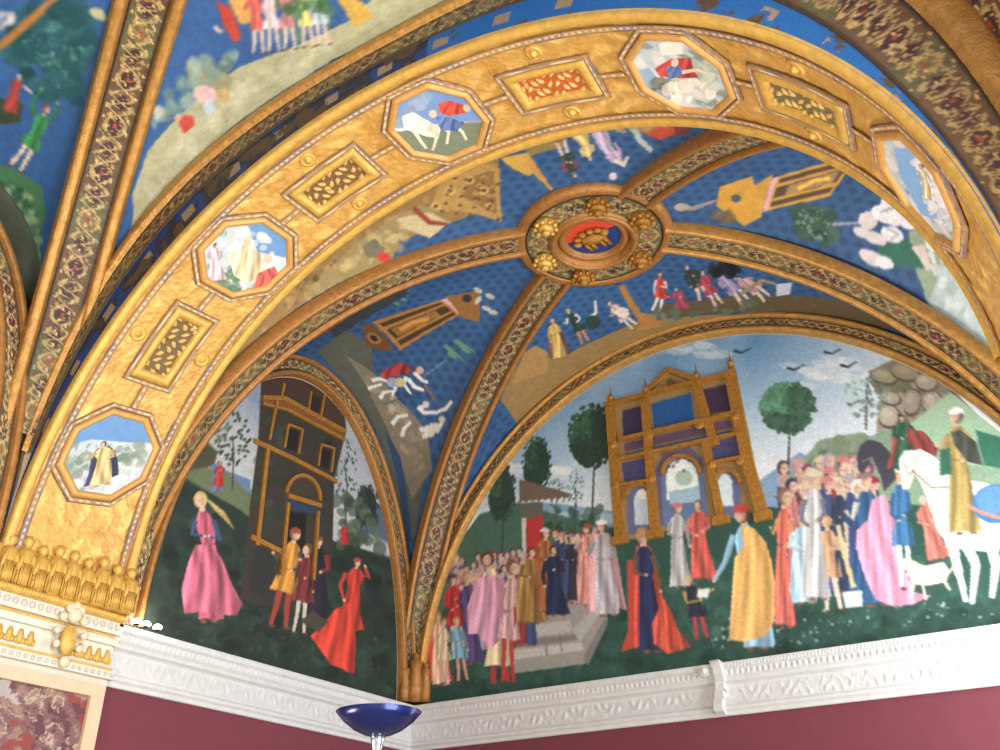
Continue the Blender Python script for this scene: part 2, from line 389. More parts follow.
cv.poly((90, 116, 160), [(661, 476), (704, 466), (708, 520), (664, 528)])
arc = lambda x, y, r, hh, sx=1.: [(x-r, y+hh), (x-r-.04*hh, y)]+[(x+r*math.cos(t), y-r*math.sin(t)) for t in np.linspace(math.pi, 0, 9)]+[(x+r+.04*hh, y), (x+r+.1*hh, y+hh)]
cv.poly((226, 234, 232), arc(682, 474, 15, 26)); cv.poly((150, 186, 206), [(669, 492), (699, 486), (701, 502), (670, 504)])
cv.ell((150, 180, 160), 684, 478, 9, 8, a=.8)
cv.poly((96, 100, 146), arc(640, 498, 12, 36)); cv.poly((190, 212, 224), arc(641, 497, 6, 28)); cv.ell((240, 236, 220), 642, 494, 5, 5)
cv.poly((96, 100, 146), arc(727, 484, 12, 34)); cv.poly((200, 220, 228), arc(725, 480, 6, 26))
cv.blotch((40, 58, 110), [(626, 444), (730, 420), (742, 458), (626, 484)], 40, 1.8, seed=31)
# hut with a tiled roof and a red door hanging
cv.poly((110, 92, 78), [(519, 480), (528, 481), (571, 494), (568, 498), (520, 502)])
cv.poly((96, 92, 84), [(520, 504), (543, 502), (544, 516), (521, 520)])
cv.poly((200, 196, 188), [(522, 518), (526, 518), (527, 575), (523, 575)])
cv.poly((196, 44, 44), [(526, 520), (544, 515), (543, 560), (528, 572)])
for k in range(7): cv.ell((230, 222, 208), 523+k*6.5, 502-k*.6, 1.4, 1.2, k=7)
# stone plinth with steps
cv.poly((150, 146, 140), [(509, 620), (568, 604), (590, 596), (604, 600), (608, 620), (585, 664), (512, 674)])
for P, c in (([(512, 628), (570, 620), (572, 632), (512, 640)], (176, 172, 166)), ([(514, 642), (576, 634), (578, 640), (514, 648)], (122, 118, 112)),
             ([(514, 650), (582, 642), (584, 650), (514, 660)], (184, 180, 174)), ([(583, 658), (606, 616), (608, 624), (588, 666)], (118, 120, 118)),
             ([(572, 630), (600, 604), (606, 606), (580, 642)], (168, 168, 164))): cv.poly(c, P)
cv.line((116, 112, 106), [(545, 636), (547, 655)], 1.5); cv.line((116, 112, 106), [(560, 634), (562, 652)], 1.5)
# a crowd of small painted people, back rows first
cols = [(150, 50, 54), (196, 150, 140), (60, 76, 130), (214, 190, 160), (120, 70, 100), (206, 120, 120), (90, 60, 56), (170, 150, 170), (44, 60, 84)]
g = np.random.default_rng(3)
for r in range(5):
    for k in range(11):
        x = 452+k*6.8+r*2.5+g.normal()*1.5; y = 556+r*8+(520-x)*.16+g.normal()*2
        if x > 530: continue
        cv.fig(x+2, y+58, x, y-8, 13, cols[g.integers(9)], hair=cols[g.integers(9)], skin=(206, 168, 148), small=True)
for k in range(9):
    x = 556+k*5.5; cv.fig(x+2, 604, x, 530+g.normal()*4, 13, cols[g.integers(9)], hair=cols[g.integers(9)], small=True, hat=cols[g.integers(9)] if k % 2 else None)
for r in range(3):
    for k in range(8):
        x = 784+k*11.5+r*4+g.normal()*2; y = 470+r*11-k*1.2+g.normal()*3
        cv.fig(x+6, y+110, x, y-8, 21, cols[g.integers(9)], hair=cols[g.integers(9)], skin=(216, 174, 152), small=True, hat=cols[(k+r) % 9] if (k+r) % 2 else None)
# larger painted people
cv.fig(459, 655, 452, 574, 24, (196, 40, 48), sleeve=(210, 44, 50), hat=(60, 50, 70), legs=(214, 190, 140))
cv.fig(474, 664, 466, 572, 22, (86, 70, 124), hair=(180, 130, 90))
cv.fig(441, 686, 438, 612, 20, (226, 186, 150), cloak=(200, 60, 60), hair=(130, 80, 50))
cv.fig(446, 684, 443, 618, 17, (226, 200, 166), hair=(160, 100, 60), legs=(220, 170, 150), seed=3)
cv.fig(463, 682, 456, 617, 19, (120, 172, 206), hair=(190, 150, 90), legs=(214, 150, 140), seed=2)
cv.line((190, 50, 50), [(493, 656), (494, 684)], 6, 5); cv.line((190, 50, 50), [(504, 654), (508, 682)], 6, 5)
cv.fig(499, 668, 490, 552, 32, (222, 202, 156), hair=(90, 50, 40), sleeve=(214, 150, 170))
cv.drape((216, 152, 180), [(476, 580), (490, 574), (500, 578), (510, 600), (512, 626), (500, 640), (490, 650), (478, 634), (468, 634), (468, 606)], (492, 650), (490, 575), 36, amp=.13, seed=1.)
cv.fig(508, 684, 512, 560, 24, (206, 160, 160), hair=(120, 80, 60), legs=(190, 60, 60))
cv.fig(532, 624, 530, 548, 26, (150, 112, 50), hair=(90, 60, 40), cloak=(176, 138, 66))
cv.fig(548, 612, 545, 528, 26, (166, 98, 50), hat=(216, 196, 190), cloak=(140, 84, 40))
cv.fig(558, 616, 552, 546, 28, (30, 44, 80), hair=(60, 40, 40), sleeve=(40, 40, 60))
cv.fig(575, 602, 571, 534, 18, (44, 46, 58), hair=(80, 50, 40), hat=(150, 130, 130))
cv.fig(590, 606, 587, 524, 22, (206, 134, 120), hat=(176, 66, 54), cloak=(198, 140, 130))
cv.fig(608, 616, 601, 520, 32, (176, 170, 176), cloak=(200, 146, 150), hat=(238, 236, 230), hair=(110, 80, 70))
cv.fig(652, 652, 642, 528, 30, (36, 44, 92), cloak=(196, 66, 48), hair=(196, 146, 84), sleeve=(120, 84, 50))
cv.drape((214, 78, 52), [(664, 598), (672, 612), (678, 630), (692, 647), (668, 654), (654, 644), (652, 624)], (668, 654), (660, 600), 26, seed=.5)
cv.poly((196, 66, 48), [(627, 560), (633, 560), (635, 648), (621, 652), (628, 630)])
cv.fig(682, 588, 676, 503, 26, (178, 176, 176), hair=(120, 90, 80), hat=(206, 110, 110))
cv.fig(704, 580, 697, 500, 30, (206, 84, 72), hair=(90, 90, 110), sleeve=(220, 120, 110))
cv.fig(702, 640, 688, 576, 24, (36, 44, 66), hair=(206, 170, 110), sleeve=(196, 146, 60), legs=(190, 60, 70), arm=[((-.3, .78), (-.3, .6), (.3, .6)), ((.3, .78), (.5, .66), (.9, .72))])
cv.poly((228, 230, 226), [(698, 590), (710, 588), (708, 598), (697, 598)])
cv.fig(757, 650, 743, 505, 40, (140, 186, 220), hat=(206, 66, 54), hair=(110, 70, 50), sleeve=(146, 192, 224), turn=-.35, arm=[((-.3, .8), (-.62, .62), (-.95, .50)), ((.1, .78), (.1, .6), (.1, .5))])
cv.drape((236, 176, 92), [(741, 527), (754, 528), (766, 542), (773, 566), (777, 596), (774, 622), (766, 636), (744, 642), (729, 640), (731, 610), (733, 580), (735, 558), (744, 546)], (755, 645), (750, 520), 50, amp=.11, seed=2., side=.08)
cv.fig(786, 628, 783, 488, 22, (216, 100, 86), hair=(140, 90, 70), sleeve=(232, 150, 80))
cv.fig(806, 604, 800, 514, 32, (172, 208, 226), hair=(206, 180, 140), sleeve=(190, 216, 228))
cv.fig(834, 612, 826, 516, 30, (196, 150, 110), hair=(206, 150, 90), sleeve=(206, 170, 140), legs=(220, 206, 186))
cv.fig(818, 600, 812, 470, 32, (196, 198, 200), hair=(190, 170, 150), hat=(216, 200, 170), sleeve=(120, 124, 140), seed=9)
cv.fig(862, 606, 858, 480, 30, (40, 88, 138), hair=(220, 214, 206))
cv.fig(878, 606, 864, 472, 38, (44, 92, 140), hair=(214, 210, 202), sleeve=(222, 206, 190), hat=(150, 110, 110))
cv.drape((228, 150, 184), [(872, 500), (884, 494), (893, 510), (899, 540), (906, 572), (914, 592), (932, 596), (914, 604), (892, 606), (876, 600), (866, 580), (856, 548), (857, 530), (868, 520)], (893, 606), (876, 495), 40, amp=.12, seed=4., side=.05)
cv.line((214, 196, 140), [(838, 525), (846, 560), (854, 588)], 5)
cv.poly((214, 226, 228), [(842, 592), (862, 590), (863, 606), (845, 608)])
cv.fig(908, 590, 898, 466, 26, (54, 116, 172), hat=(232, 236, 238), hair=(200, 160, 130), legs=(222, 226, 226))
cv.fig(938, 560, 922, 496, 26, (206, 108, 92), hair=(190, 190, 180), sleeve=(214, 130, 110))
# pale horse with a rider in olive, a dark horse behind, a pale dog
H_ = (234, 232, 224)
cv.poly((62, 62, 76), [(857, 455), (861, 445), (868, 440), (880, 442), (890, 452), (897, 478), (884, 492), (879, 472), (872, 457), (868, 466), (863, 474), (858, 470)])
cv.line((150, 120, 80), [(862, 462), (870, 458), (878, 470)], 1.4)
cv.fig(904, 470, 902, 414, 28, (44, 96, 70), hair=(70, 50, 44), hat=(70, 50, 48), cloak=(150, 62, 60))
cv.drape((146, 60, 58), [(906, 428), (924, 432), (938, 448), (936, 458), (920, 450), (908, 444)], (920, 460), (915, 428), 26, seed=3.)
for a in ([(948, 530), (956, 560), (966, 602)], [(962, 535), (976, 565), (972, 604)], [(990, 535), (996, 565), (992, 598)]): cv.line(H_, a, 13, 5)
cv.drape(H_, [(912, 452), (920, 449), (934, 456), (956, 478), (990, 484), (1012, 500), (1012, 546), (985, 552), (950, 548), (936, 528), (928, 500), (920, 482), (915, 474)], (960, 550), (950, 470), 110, amp=.05, seed=1., side=.02)
cv.drape(H_, [(899, 460), (904, 451), (914, 450), (920, 458), (916, 472), (910, 488), (903, 490), (901, 478)], (908, 490), (908, 450), 20, amp=.04, seed=2.)
for a in ([(903, 462), (909, 474)], [(905, 482), (914, 470)]): cv.line((170, 150, 130), a, 1.4)
cv.line((130, 100, 80), [(912, 470), (932, 488), (960, 486)], 1.4)
cv.fig(966, 534, 955, 408, 38, (164, 140, 74), hat=(240, 240, 240), hair=(90, 70, 60), sleeve=(176, 152, 84), turn=-.35)
cv.drape((70, 74, 66), [(950, 432), (960, 430), (976, 442), (984, 466), (968, 462), (955, 446)], (966, 466), (960, 430), 30, seed=1.)
cv.poly((44, 104, 80), [(940, 450), (950, 448), (952, 474), (940, 476)])
cv.ell((60, 116, 176), 996, 504, 24, 20); cv.ell((84, 140, 196), 994, 500, 18, 14)
cv.line((200, 130, 110), [(968, 506), (985, 514), (1010, 520)], 4)
cv.poly((40, 110, 84), [(975, 430), (1010, 440), (1010, 470), (985, 466)])
cv.poly((232, 218, 196), [(904, 566), (912, 560), (924, 566), (944, 562), (950, 572), (946, 582), (926, 586), (912, 584)])
for a in ([(914, 580), (912, 598)], [(922, 582), (926, 600)], [(942, 578), (950, 590)]): cv.line((228, 212, 190), a, 4, 2.5)
cv.ell((232, 218, 196), 907, 563, 6, 5); cv.line((226, 196, 170), [(950, 572), (956, 562), (952, 552)], 2.5)
cv.soften(nx, nz, 1); cv.grain(.035, 1)
V = np.stack([A, np.full_like(A, -.004), Z], -1).reshape(-1, 3)
back_fresco = empty('lunette_fresco', (W/2, 0, 0), 'wide arched wall painting of a robed crowd before a gilded loggia under blue sky', 'painting')
put(link('painted_plaster', raw('painted_plaster', V, gridF(nx, nz)[:, ::-1], cv.c), M['fresco']), back_fresco)
# raised gilding of the loggia
def wallpt(p, d, side):
    a, z = (on_back if side == 'b' else on_left)([p])[0]
    return np.array([a, -d, z]) if side == 'b' else np.array([d, a, z])
def bar(mb, p, q, w, dep, side, col=None, w2=None):
    a = wallpt(p, dep/2, side); b = wallpt(q, dep/2, side); n = np.array([0, -1., 0]) if side == 'b' else np.array([1., 0, 0])
    d = unit(b-a); s = np.cross(d, n); mb.box((a+b)/2+n*rng.random()*.006, (b-a)/2*(1.0+.01*rng.random()), s*w/2*.92, n*dep/2, col)
    return mb
mb = MB()
for p, q, w in (((611, 408), (621, 541), .13), ((646, 400), (656, 534), .12), ((697, 384), (716, 446), .12), ((706, 440), (722, 520), .10), ((731, 374), (750, 470), .15), ((748, 462), (764, 516), .15)): bar(mb, p, q, w, .05, 'b')
for p, q, w in (((606, 406), (735, 374), .07), ((621, 441), (734, 415), .06), ((613, 462), (742, 434), .05), ((622, 486), (648, 482), .04), ((713, 464), (744, 458), .04)): bar(mb, p, q, w, .06, 'b')
for (x, y, r) in ((682, 474, 19), (640, 498, 14), (727, 484, 14)):
    pts = [(x+r*math.cos(t), y-r*.95*math.sin(t)) for t in np.linspace(math.pi*1.02, 0, 10)]
    for a, b in zip(pts[:-1], pts[1:]): bar(mb, a, b, .05, .035, 'b')
for (x, y) in ((611, 404), (646, 396), (697, 382), (731, 370)):
    c = wallpt((x+1, y-2), .03, 'b'); mb.lathe(c, [(.0, -.08), (.05, -.06), (.03, 0), (.045, .05), (.012, .1), (.0, .26)], 10)
for (x, y) in ((617, 486), (652, 480), (712, 466), (741, 462), (614, 446), (649, 438), (701, 426), (736, 418)):
    mb.blob(wallpt((x, y), .04, 'b'), (.07, 0, 0), (0, .03, 0), (0, 0, .06), 6, 8)
for (x, y) in ((621, 541), (656, 535), (722, 521), (764, 517)):
    c = wallpt((x, y), .03, 'b'); mb.box(c, (.10, 0, 0), (0, .035, 0), (0, 0, .05))
for p, q, w in (((645, 395), (669, 371), .07), ((669, 371), (700, 382), .07)): bar(mb, p, q, w, .05, 'b')
put(mb.build('gilded_loggia_relief', M['giltdark']), back_fresco)

# ---- lunette painting on the short side wall -----------------------------------------------
na, nb = 420, 330
Xa = np.linspace(-.999, .999, na); top = HA*np.sqrt(1-Xa**2)
A, fr_ = grid2(YA+AA*Xa, np.linspace(0, 1, nb)); Z = fr_*top[:, None]
cv = Canvas(A, Z, on_left, (30, 52, 40))
zz = np.clip((cv.B-1.2)/2, 0, 1)[:, None]
cv.c = np.array([196, 190, 180.])*(1-zz)+np.array([120, 136, 158.])*zz
bl = np.clip(wnoise(cv.A, cv.B, 1.6, 9)*.6+.3, 0, 1)[:, None]; cv.c = cv.c*(1-.4*bl)+np.array([205, 204, 204.])*.4*bl
cv.poly((90, 120, 160), [(225, 470), (250, 480), (250, 500), (215, 490)])
cv.poly((70, 96, 130), [(360, 500), (385, 506), (392, 545), (360, 530)])
cv.poly((96, 112, 76), [(170, 480), (205, 442), (225, 470), (250, 495), (255, 540), (170, 520)])
cv.poly((70, 72, 50), [(190, 450), (205, 440), (218, 452), (212, 466), (190, 470)])
cv.poly((26, 48, 38), [(110, 640), (160, 500), (180, 476), (240, 510), (300, 560), (330, 540), (400, 560), (410, 720), (110, 640)])
cv.blotch((36, 66, 48), [(120, 620), (180, 480), (260, 540), (400, 560), (400, 700)], 260, 7, a=.4, seed=3)
cv.blotch((20, 36, 32), [(120, 620), (180, 480), (260, 540), (400, 560), (400, 700)], 220, 8, a=.4, seed=4)
cv.blotch((96, 92, 66), [(150, 640), (220, 600), (380, 640), (390, 690)], 50, 2, a=.35, seed=6)
cv.tree(232, 490, 412, 38, (66, 78, 54), 3, cut=.7, n=18)
cv.tree(345, 530, 440, 26, (60, 76, 62), 4, cut=.7, n=16)
cv.tree(366, 545, 484, 26, (36, 54, 42), 5, cut=.7, n=26)
cv.blotch((64, 84, 66), [(335, 500), (350, 490), (376, 520), (380, 550), (340, 550)], 40, 6, seed=9)
# tower
dk = (52, 46, 38)
cv.poly(dk, [(262, 360), (340, 372), (346, 430), (334, 480), (332, 560), (320, 620), (240, 600), (248, 520), (258, 440)])
cv.poly((66, 44, 34), [(262, 360), (345, 400), (344, 425), (262, 395)])
cv.blotch((44, 56, 44), [(262, 410), (330, 440), (326, 560), (250, 540)], 60, 6, a=.4, seed=11)
cv.poly((128, 74, 42), [(262, 398), (285, 398), (345, 430), (342, 440), (285, 408), (262, 405)])
cv.poly((30, 26, 24), [(310, 394), (321, 398), (318, 416), (308, 411)])
cv.poly((22, 20, 20), [(288, 428), (299, 431), (296, 452), (285, 448)]); cv.poly((22, 20, 20), [(322, 448), (331, 451), (328, 470), (320, 466)])
cv.poly((30, 56, 90), [(284, 497), (318, 507), (317, 515), (284, 506)])
cv.poly((60, 50, 40), arc(300, 490, 14, 6))
cv.poly((12, 12, 14), [(289, 512), (306, 514), (303, 570), (284, 560)])
cv.poly((40, 42, 40), [(256, 545), (275, 552), (272, 600), (248, 592)])
# painted people
cv.fig(216, 492, 216, 458, 13, (90, 110, 160), hair=(130, 80, 50), sleeve=(120, 130, 170))
cv.fig(217, 487, 221, 462, 12, (190, 44, 36), small=True)
cv.fig(208, 622, 203, 492, 30, (190, 84, 108), hair=(206, 170, 90), sleeve=(60, 80, 130), arm=[((-.3, .78), (-.5, .68), (-.1, .66)), ((.3, .78), (.4, .62), (.05, .66))])
cv.drape((200, 92, 118), [(195, 545), (212, 544), (222, 560), (232, 585), (243, 604), (236, 616), (218, 614), (198, 612), (184, 614), (181, 588), (188, 562)], (210, 615), (203, 540), 44, amp=.2, seed=2.)
for k in range(7): cv.line((206, 172, 96), [(205, 498), (212+k*2, 506+k), (216+k*3, 512+k*3)], 1.4, .8)
cv.fig(277, 628, 296, 528, 32, (206, 136, 40), hair=(150, 80, 50), legs=(160, 56, 40), sleeve=(70, 74, 56), hat=(150, 70, 50))
cv.fig(316, 622, 318, 536, 32, (30, 32, 44), hair=(140, 80, 50), sleeve=(150, 40, 44), hat=(120, 70, 44))
cv.fig(298, 634, 308, 544, 22, (120, 40, 44), legs=(196, 186, 170), hair=(120, 70, 40))
cv.fig(350, 630, 357, 558, 28, (196, 52, 34), hair=(90, 50, 40), sleeve=(206, 56, 36), hat=(176, 60, 44), arm=[((-.34, .78), (-.5, .6), (-.3, .4)), ((.34, .78), (.5, .72), (.3, .9))])
cv.drape((208, 54, 34), [(334, 610), (350, 602), (356, 640), (354, 674), (348, 672), (330, 664), (310, 636), (322, 626)], (345, 672), (345, 600), 40, amp=.16, seed=1.)
cv.fig(344, 545, 344, 524, 10, (190, 36, 34), small=True)
cv.poly((70, 60, 46), [(300, 622), (312, 610), (328, 622), (318, 632)])
cv.soften(na, nb, 1); cv.grain(.04, 2)
V = np.stack([np.full_like(A, .004), A, Z], -1).reshape(-1, 3)
left_fresco = empty('lunette_fresco', (0, YA, 0), 'dark green arched wall painting of a tall brown tower and robed figures', 'painting')
put(link('painted_plaster', raw('painted_plaster', V, gridF(na, nb), cv.c), M['fresco']), left_fresco)
mb = MB()
for p, q, w in (((262, 398), (284, 399), .06), ((284, 399), (344, 432), .07), ((262, 404), (286, 410), .04), ((286, 410), (343, 440), .05),
                ((253, 441), (290, 458), .06), ((290, 458), (336, 482), .06), ((276, 400), (268, 440), .04), ((267, 445), (256, 545), .06),
                ((287, 503), (280, 575), .05), ((317, 512), (312, 580), .05), ((287, 496), (320, 506), .06), ((250, 537), (280, 552), .06),
                ((310, 392), (307, 412), .03), ((323, 396), (319, 418), .03), ((287, 425), (283, 448), .035), ((301, 430), (297, 454), .035), ((287, 425), (301, 430), .03),
                ((320, 445), (317, 466), .03), ((333, 449), (330, 472), .03), ((320, 445), (333, 449), .03), ((283, 384), (280, 398), .04)): bar(mb, p, q, w, .03, 'l')
pts = [(302+17*math.cos(t)+2*math.sin(t), 497-21*math.sin(t)+4*math.cos(t)) for t in np.linspace(math.pi, 0, 10)]
for a, b in zip(pts[:-1], pts[1:]): bar(mb, a, b, .05, .03, 'l')
put(mb.build('gilded_tower_relief', M['giltdark']), left_fresco)

# ------------------------------------------------------------------ vault webs
def vault_mesh(b, n, m, paintf, name):
    pu = np.linspace(-math.pi/2, math.pi/2, n); pv = np.linspace(-math.pi/2, math.pi/2, m)
    A, B = grid2(pu, pv); x = b['xc']+b['hw']*np.sin(A); y = b['yc']+b['hd']*np.sin(B)
    cv = Canvas(A, B, on_vault(b), (44, 90, 142)); cv.x = x.ravel(); cv.y = y.ravel()
    paintf(cv); cv.soften(n, m, 1)
    V = np.stack([x, y, vault_z(b, x, y)], -1).reshape(-1, 3)
    o = link(name, raw(name, V, gridF(n, m)[:, ::-1], cv.c), M['vault']); return tag(o, kind='structure')
def starry(cv, c1, c2, pitch=.13):
    a = np.floor(cv.x/pitch); b = np.floor(cv.y/pitch+(a % 2)*.5); qx = cv.x/pitch-a-.5; qy = cv.y/pitch+(a % 2)*.5-b-.5
    k = qx**2+qy**2 < .10; cv.c[k] = cv.c[k]*.4+np.array(c2, float)*.6
    cv.c *= (1+.10*wnoise(cv.x, cv.y, 2.5, 4)*.4)[:, None]
def aedicule(cv, P, gold, dark, inner):
    """small gabled niche: P = four corners (near-left, near-right, gable-right, gable-left) and gable tip"""
    a, b, c, d, tip = [np.array(p, float) for p in P]
    def q(u, v): return tuple((a*(1-u)+b*u)*(1-v)+(d*(1-u)+c*u)*v)
    cv.poly(gold, [a, b, c, d]); cv.poly(dark, [q(.10, .06), q(.90, .06), q(.90, .90), q(.10, .90)])
    cv.poly(gold, [q(.24, .0), q(.34, .0), q(.34, .95), q(.24, .95)]); cv.poly(gold, [q(.66, 0), q(.76, 0), q(.76, .95), q(.66, .95)])
    cv.poly(inner, [q(.36, .12), q(.64, .12), q(.64, .75), q(.36, .75)])
    cv.line(np.array(gold)*1.25, [q(.5, .2), q(.45, .4), q(.55, .6)], 4)
    cv.poly((214, 160, 170), [q(0, .93), q(1, .93), q(1, 1.0), q(0, 1.0)])
    ex = (c-d)*.14; cv.poly(gold, [d-ex, c+ex, tip]); m = (c+d+tip)/3; cv.ell((50, 44, 40), m[0], m[1], 4.5, 4)
def far_paint(cv):
    starry(cv, None, (26, 60, 112))
    W_ = (226, 222, 216)
    # web over the short side wall
    cv.poly((86, 92, 80), [(318, 352), (345, 330), (372, 345), (378, 400), (430, 450), (415, 540), (398, 520), (380, 440), (350, 390)])
    cv.poly((128, 116, 96), [(345, 355), (372, 372), (400, 400), (428, 432), (432, 470), (412, 500), (396, 450), (378, 410)])
    cv.blotch((160, 146, 120), [(360, 372), (400, 400), (428, 440), (420, 480), (400, 450), (380, 410)], 50, 3, a=.6, seed=2)
    cv.poly((40, 70, 120), [(384, 430), (400, 455), (412, 545), (404, 520)])
    aedicule(cv, [(372, 322), (400, 350), (464, 312), (446, 298), (480, 305)], (178, 116, 44), (70, 50, 30), (150, 106, 44))
    cv.poly((150, 96, 40), [(446, 296), (479, 290), (480, 322), (462, 318)]); cv.ell((48, 44, 44), 467, 298, 4.5, 4)
    cv.poly((112, 70, 34), [(362, 325), (372, 324), (394, 348), (384, 352), (366, 345)]); cv.ell((150, 104, 50), 374, 338, 8, 5, .6)
    cv.ell((50, 28, 24), 374, 338, 4, 2.5, .6)
    for a, b in (((388, 300), (410, 290)), ((445, 345), (465, 362)), ((455, 340), (475, 352))):
        cv.line((96, 140, 110), [a, b], 4, 1)
    for x, y in ((448, 348), (458, 343), (452, 355), (466, 350), (395, 302), (402, 298)): cv.ell((90, 140, 116), x, y, 6, 2, .6)
    cv.poly((50, 62, 66), [(330, 330), (372, 300), (410, 285), (405, 296), (366, 318), (335, 338)])
    cv.line((150, 60, 40), [(305, 340), (322, 332), (345, 318)], 7, 3)
    LM = lambda c, w1, w2, *p: cv.line(c, p, w1, w2)
    cv.drape((170, 48, 54), [(379, 374), (390, 366), (398, 362), (410, 364), (412, 372), (398, 376), (384, 378)], (395, 378), (396, 360), 30, amp=.2)
    for p in (((372, 380), (380, 378), (390, 382)), ((368, 388), (374, 386), (382, 384)), ((380, 398), (384, 392), (394, 390)), ((390, 384), (396, 388), (392, 396)), ((406, 376), (404, 384), (411, 394)), ((408, 378), (414, 386), (424, 390)), ((414, 372), (422, 380), (428, 382))): LM(W_, 4.5, 2.6, *p)
    cv.ell((150, 160, 190), 393, 382, 7, 5); cv.ell((196, 182, 130), 400, 382, 5, 5); cv.ell((206, 160, 140), 420, 370, 4, 4); LM((150, 100, 60), 2, 2, (424, 384), (430, 392), (434, 400))
    LM((40, 60, 60), 1.4, 1.2, (384, 404), (410, 394)); LM((120, 140, 150), 1.2, 1, (424, 376), (446, 360))
    for p in (((392, 424), (398, 416), (408, 414)), ((402, 436), (404, 428), (411, 422)), ((418, 406), (424, 412), (436, 412), (446, 408), (452, 400)), ((420, 408), (428, 402)), ((420, 430), (428, 426), (436, 428)), ((422, 436), (432, 434), (440, 424)), ((436, 432), (442, 422), (444, 418))): LM(W_, 4.8, 3, *p)
    cv.ell((222, 214, 196), 432, 428, 9, 5, -.5); cv.ell((214, 196, 180), 426, 404, 3.5, 3.5); cv.ell((214, 196, 180), 442, 419, 3.5, 3.5)
    for (x, y) in ((478, 300), (486, 308), (490, 296), (478, 290), (493, 312)): cv.ell((186, 178, 160), x, y, 5, 2.5, rng.random()*3)
    # web over the long wall
    cv.poly((150, 116, 60), [(500, 400), (512, 372), (530, 352), (560, 358), (600, 338), (640, 322), (720, 314), (800, 318), (870, 340), (700, 352), (600, 372), (520, 440)])
    cv.poly((96, 80, 50), [(650, 306), (700, 300), (760, 296), (840, 300), (900, 330), (850, 324), (760, 312), (660, 320)])
    cv.poly((168, 126, 64), [(524, 352), (536, 345), (548, 352), (548, 372), (512, 384)])
    cv.line((176, 118, 54), [(621, 285), (632, 305), (646, 326)], 6, 8); cv.poly((176, 118, 54), [(638, 312), (654, 314), (662, 326), (636, 332)])
    cv.fig(560, 358, 552, 318, 17, (206, 168, 84), hair=(170, 110, 80), cloak=(130, 66, 48))
    cv.fig(586, 344, 567, 308, 17, (30, 66, 58), hair=(150, 110, 60), sleeve=(230, 220, 214), legs=(206, 130, 70))
    cv.line((224, 200, 180), [(588, 320), (596, 312), (595, 300)], 4, 2.5); cv.ell((30, 66, 58), 593, 322, 8, 7)
    cv.fig(636, 328, 608, 302, 15, (214, 176, 160), hair=(190, 130, 70), legs=(220, 200, 180))
    cv.ell((226, 210, 196), 622, 312, 7, 5)
    cv.fig(655, 312, 662, 272, 17, (206, 58, 40), hair=(180, 70, 40), legs=(226, 216, 206), sleeve=(222, 216, 212))
    cv.fig(682, 310, 676, 288, 18, (170, 60, 90), hair=(176, 150, 180))
    cv.fig(704, 300, 686, 264, 20, (48, 60, 54), hair=(90, 84, 80), legs=(226, 190, 170))
    cv.fig(720, 306, 700, 270, 16, (176, 60, 74), hair=(50, 40, 44), legs=(222, 186, 170))
    cv.fig(746, 304, 716, 272, 20, (156, 140, 176), hair=(200, 180, 160), legs=(222, 190, 170), sleeve=(170, 156, 190))
    cv.fig(768, 300, 738, 276, 18, (196, 150, 150), hair=(60, 40, 40), legs=(222, 190, 170))
    cv.blotch((20, 20, 28), [(705, 262), (730, 262), (745, 275), (710, 275)], 26, 4, seed=21)
    cv.poly((196, 196, 206), [(776, 284), (792, 282), (790, 294), (776, 296)])
    cv.line((150, 130, 90), [(740, 294), (762, 280), (776, 284)], 4, 3)
    cv.blotch((90, 110, 90), [(650, 310), (760, 300), (780, 310), (670, 322)], 30, 4, seed=22)
    # web by the other side wall: gilded niche, tree, white cloaks, pale sky
    aedicule(cv, [(862, 152), (830, 196), (762, 212), (772, 178), (720, 208)], (206, 150, 50), (90, 66, 50), (160, 130, 80))
    cv.poly((210, 150, 44), [(720, 186), (752, 176), (762, 216), (744, 226), (716, 206)]); cv.ell((70, 90, 96), 736, 198, 5, 4)
    cv.line((150, 140, 130), [(676, 206), (694, 208), (716, 200)], 6, 3); cv.ell((170, 160, 140), 682, 207, 8, 4)
    cv.blotch((110, 90, 60), [(706, 210), (726, 208), (736, 222), (716, 222)], 16, 4, seed=24)
    cv.blotch((48, 86, 70), [(792, 210), (812, 203), (830, 212), (836, 234), (822, 246), (800, 236)], 70, 6, seed=25)
    cv.blotch((140, 160, 130), [(796, 212), (812, 205), (828, 214), (830, 232), (818, 240), (800, 232)], 46, 1.5, seed=26)
    cv.line((150, 160, 170), [(832, 224), (862, 222)], 2.5)
    cv.poly((176, 196, 196), [(926, 300), (918, 262), (940, 230), (1005, 320), (1030, 420), (960, 345)])
    cv.poly((150, 170, 140), [(908, 230), (940, 228), (948, 262), (934, 285), (928, 300), (912, 262)])
    cv.poly((34, 110, 88), [(878, 246), (908, 240), (930, 262), (928, 268), (884, 266)])
    for (x, y, rx, ry) in ((898, 206, 18, 20), (912, 214, 14, 16), (868, 220, 10, 9), (884, 214, 14, 8), (892, 234, 12, 8), (862, 232, 10, 5), (876, 238, 12, 6), (873, 258, 14, 7), (884, 262, 10, 6), (934, 240, 9, 11), (866, 254, 8, 5)):
        cv.ell((232, 232, 236) if x > 880 else (222, 208, 206), x, y, rx, ry, .4)
    cv.line((150, 160, 176), [(880, 212), (900, 204)], 2); cv.line((176, 170, 176), [(884, 226), (898, 234), (890, 240)], 2.5)
    cv.poly((226, 206, 196), [(910, 246), (924, 244), (930, 262), (936, 268), (926, 270), (918, 256)])
    for a in ([(942, 236), (946, 250), (942, 262)], [(952, 244), (958, 256)], [(930, 250), (934, 262)]): cv.line((226, 222, 224), a, 6, 4)
    cv.blotch((214, 226, 226), [(934, 268), (960, 270), (1000, 330), (1000, 345), (940, 300)], 40, 7, a=.5, seed=27)
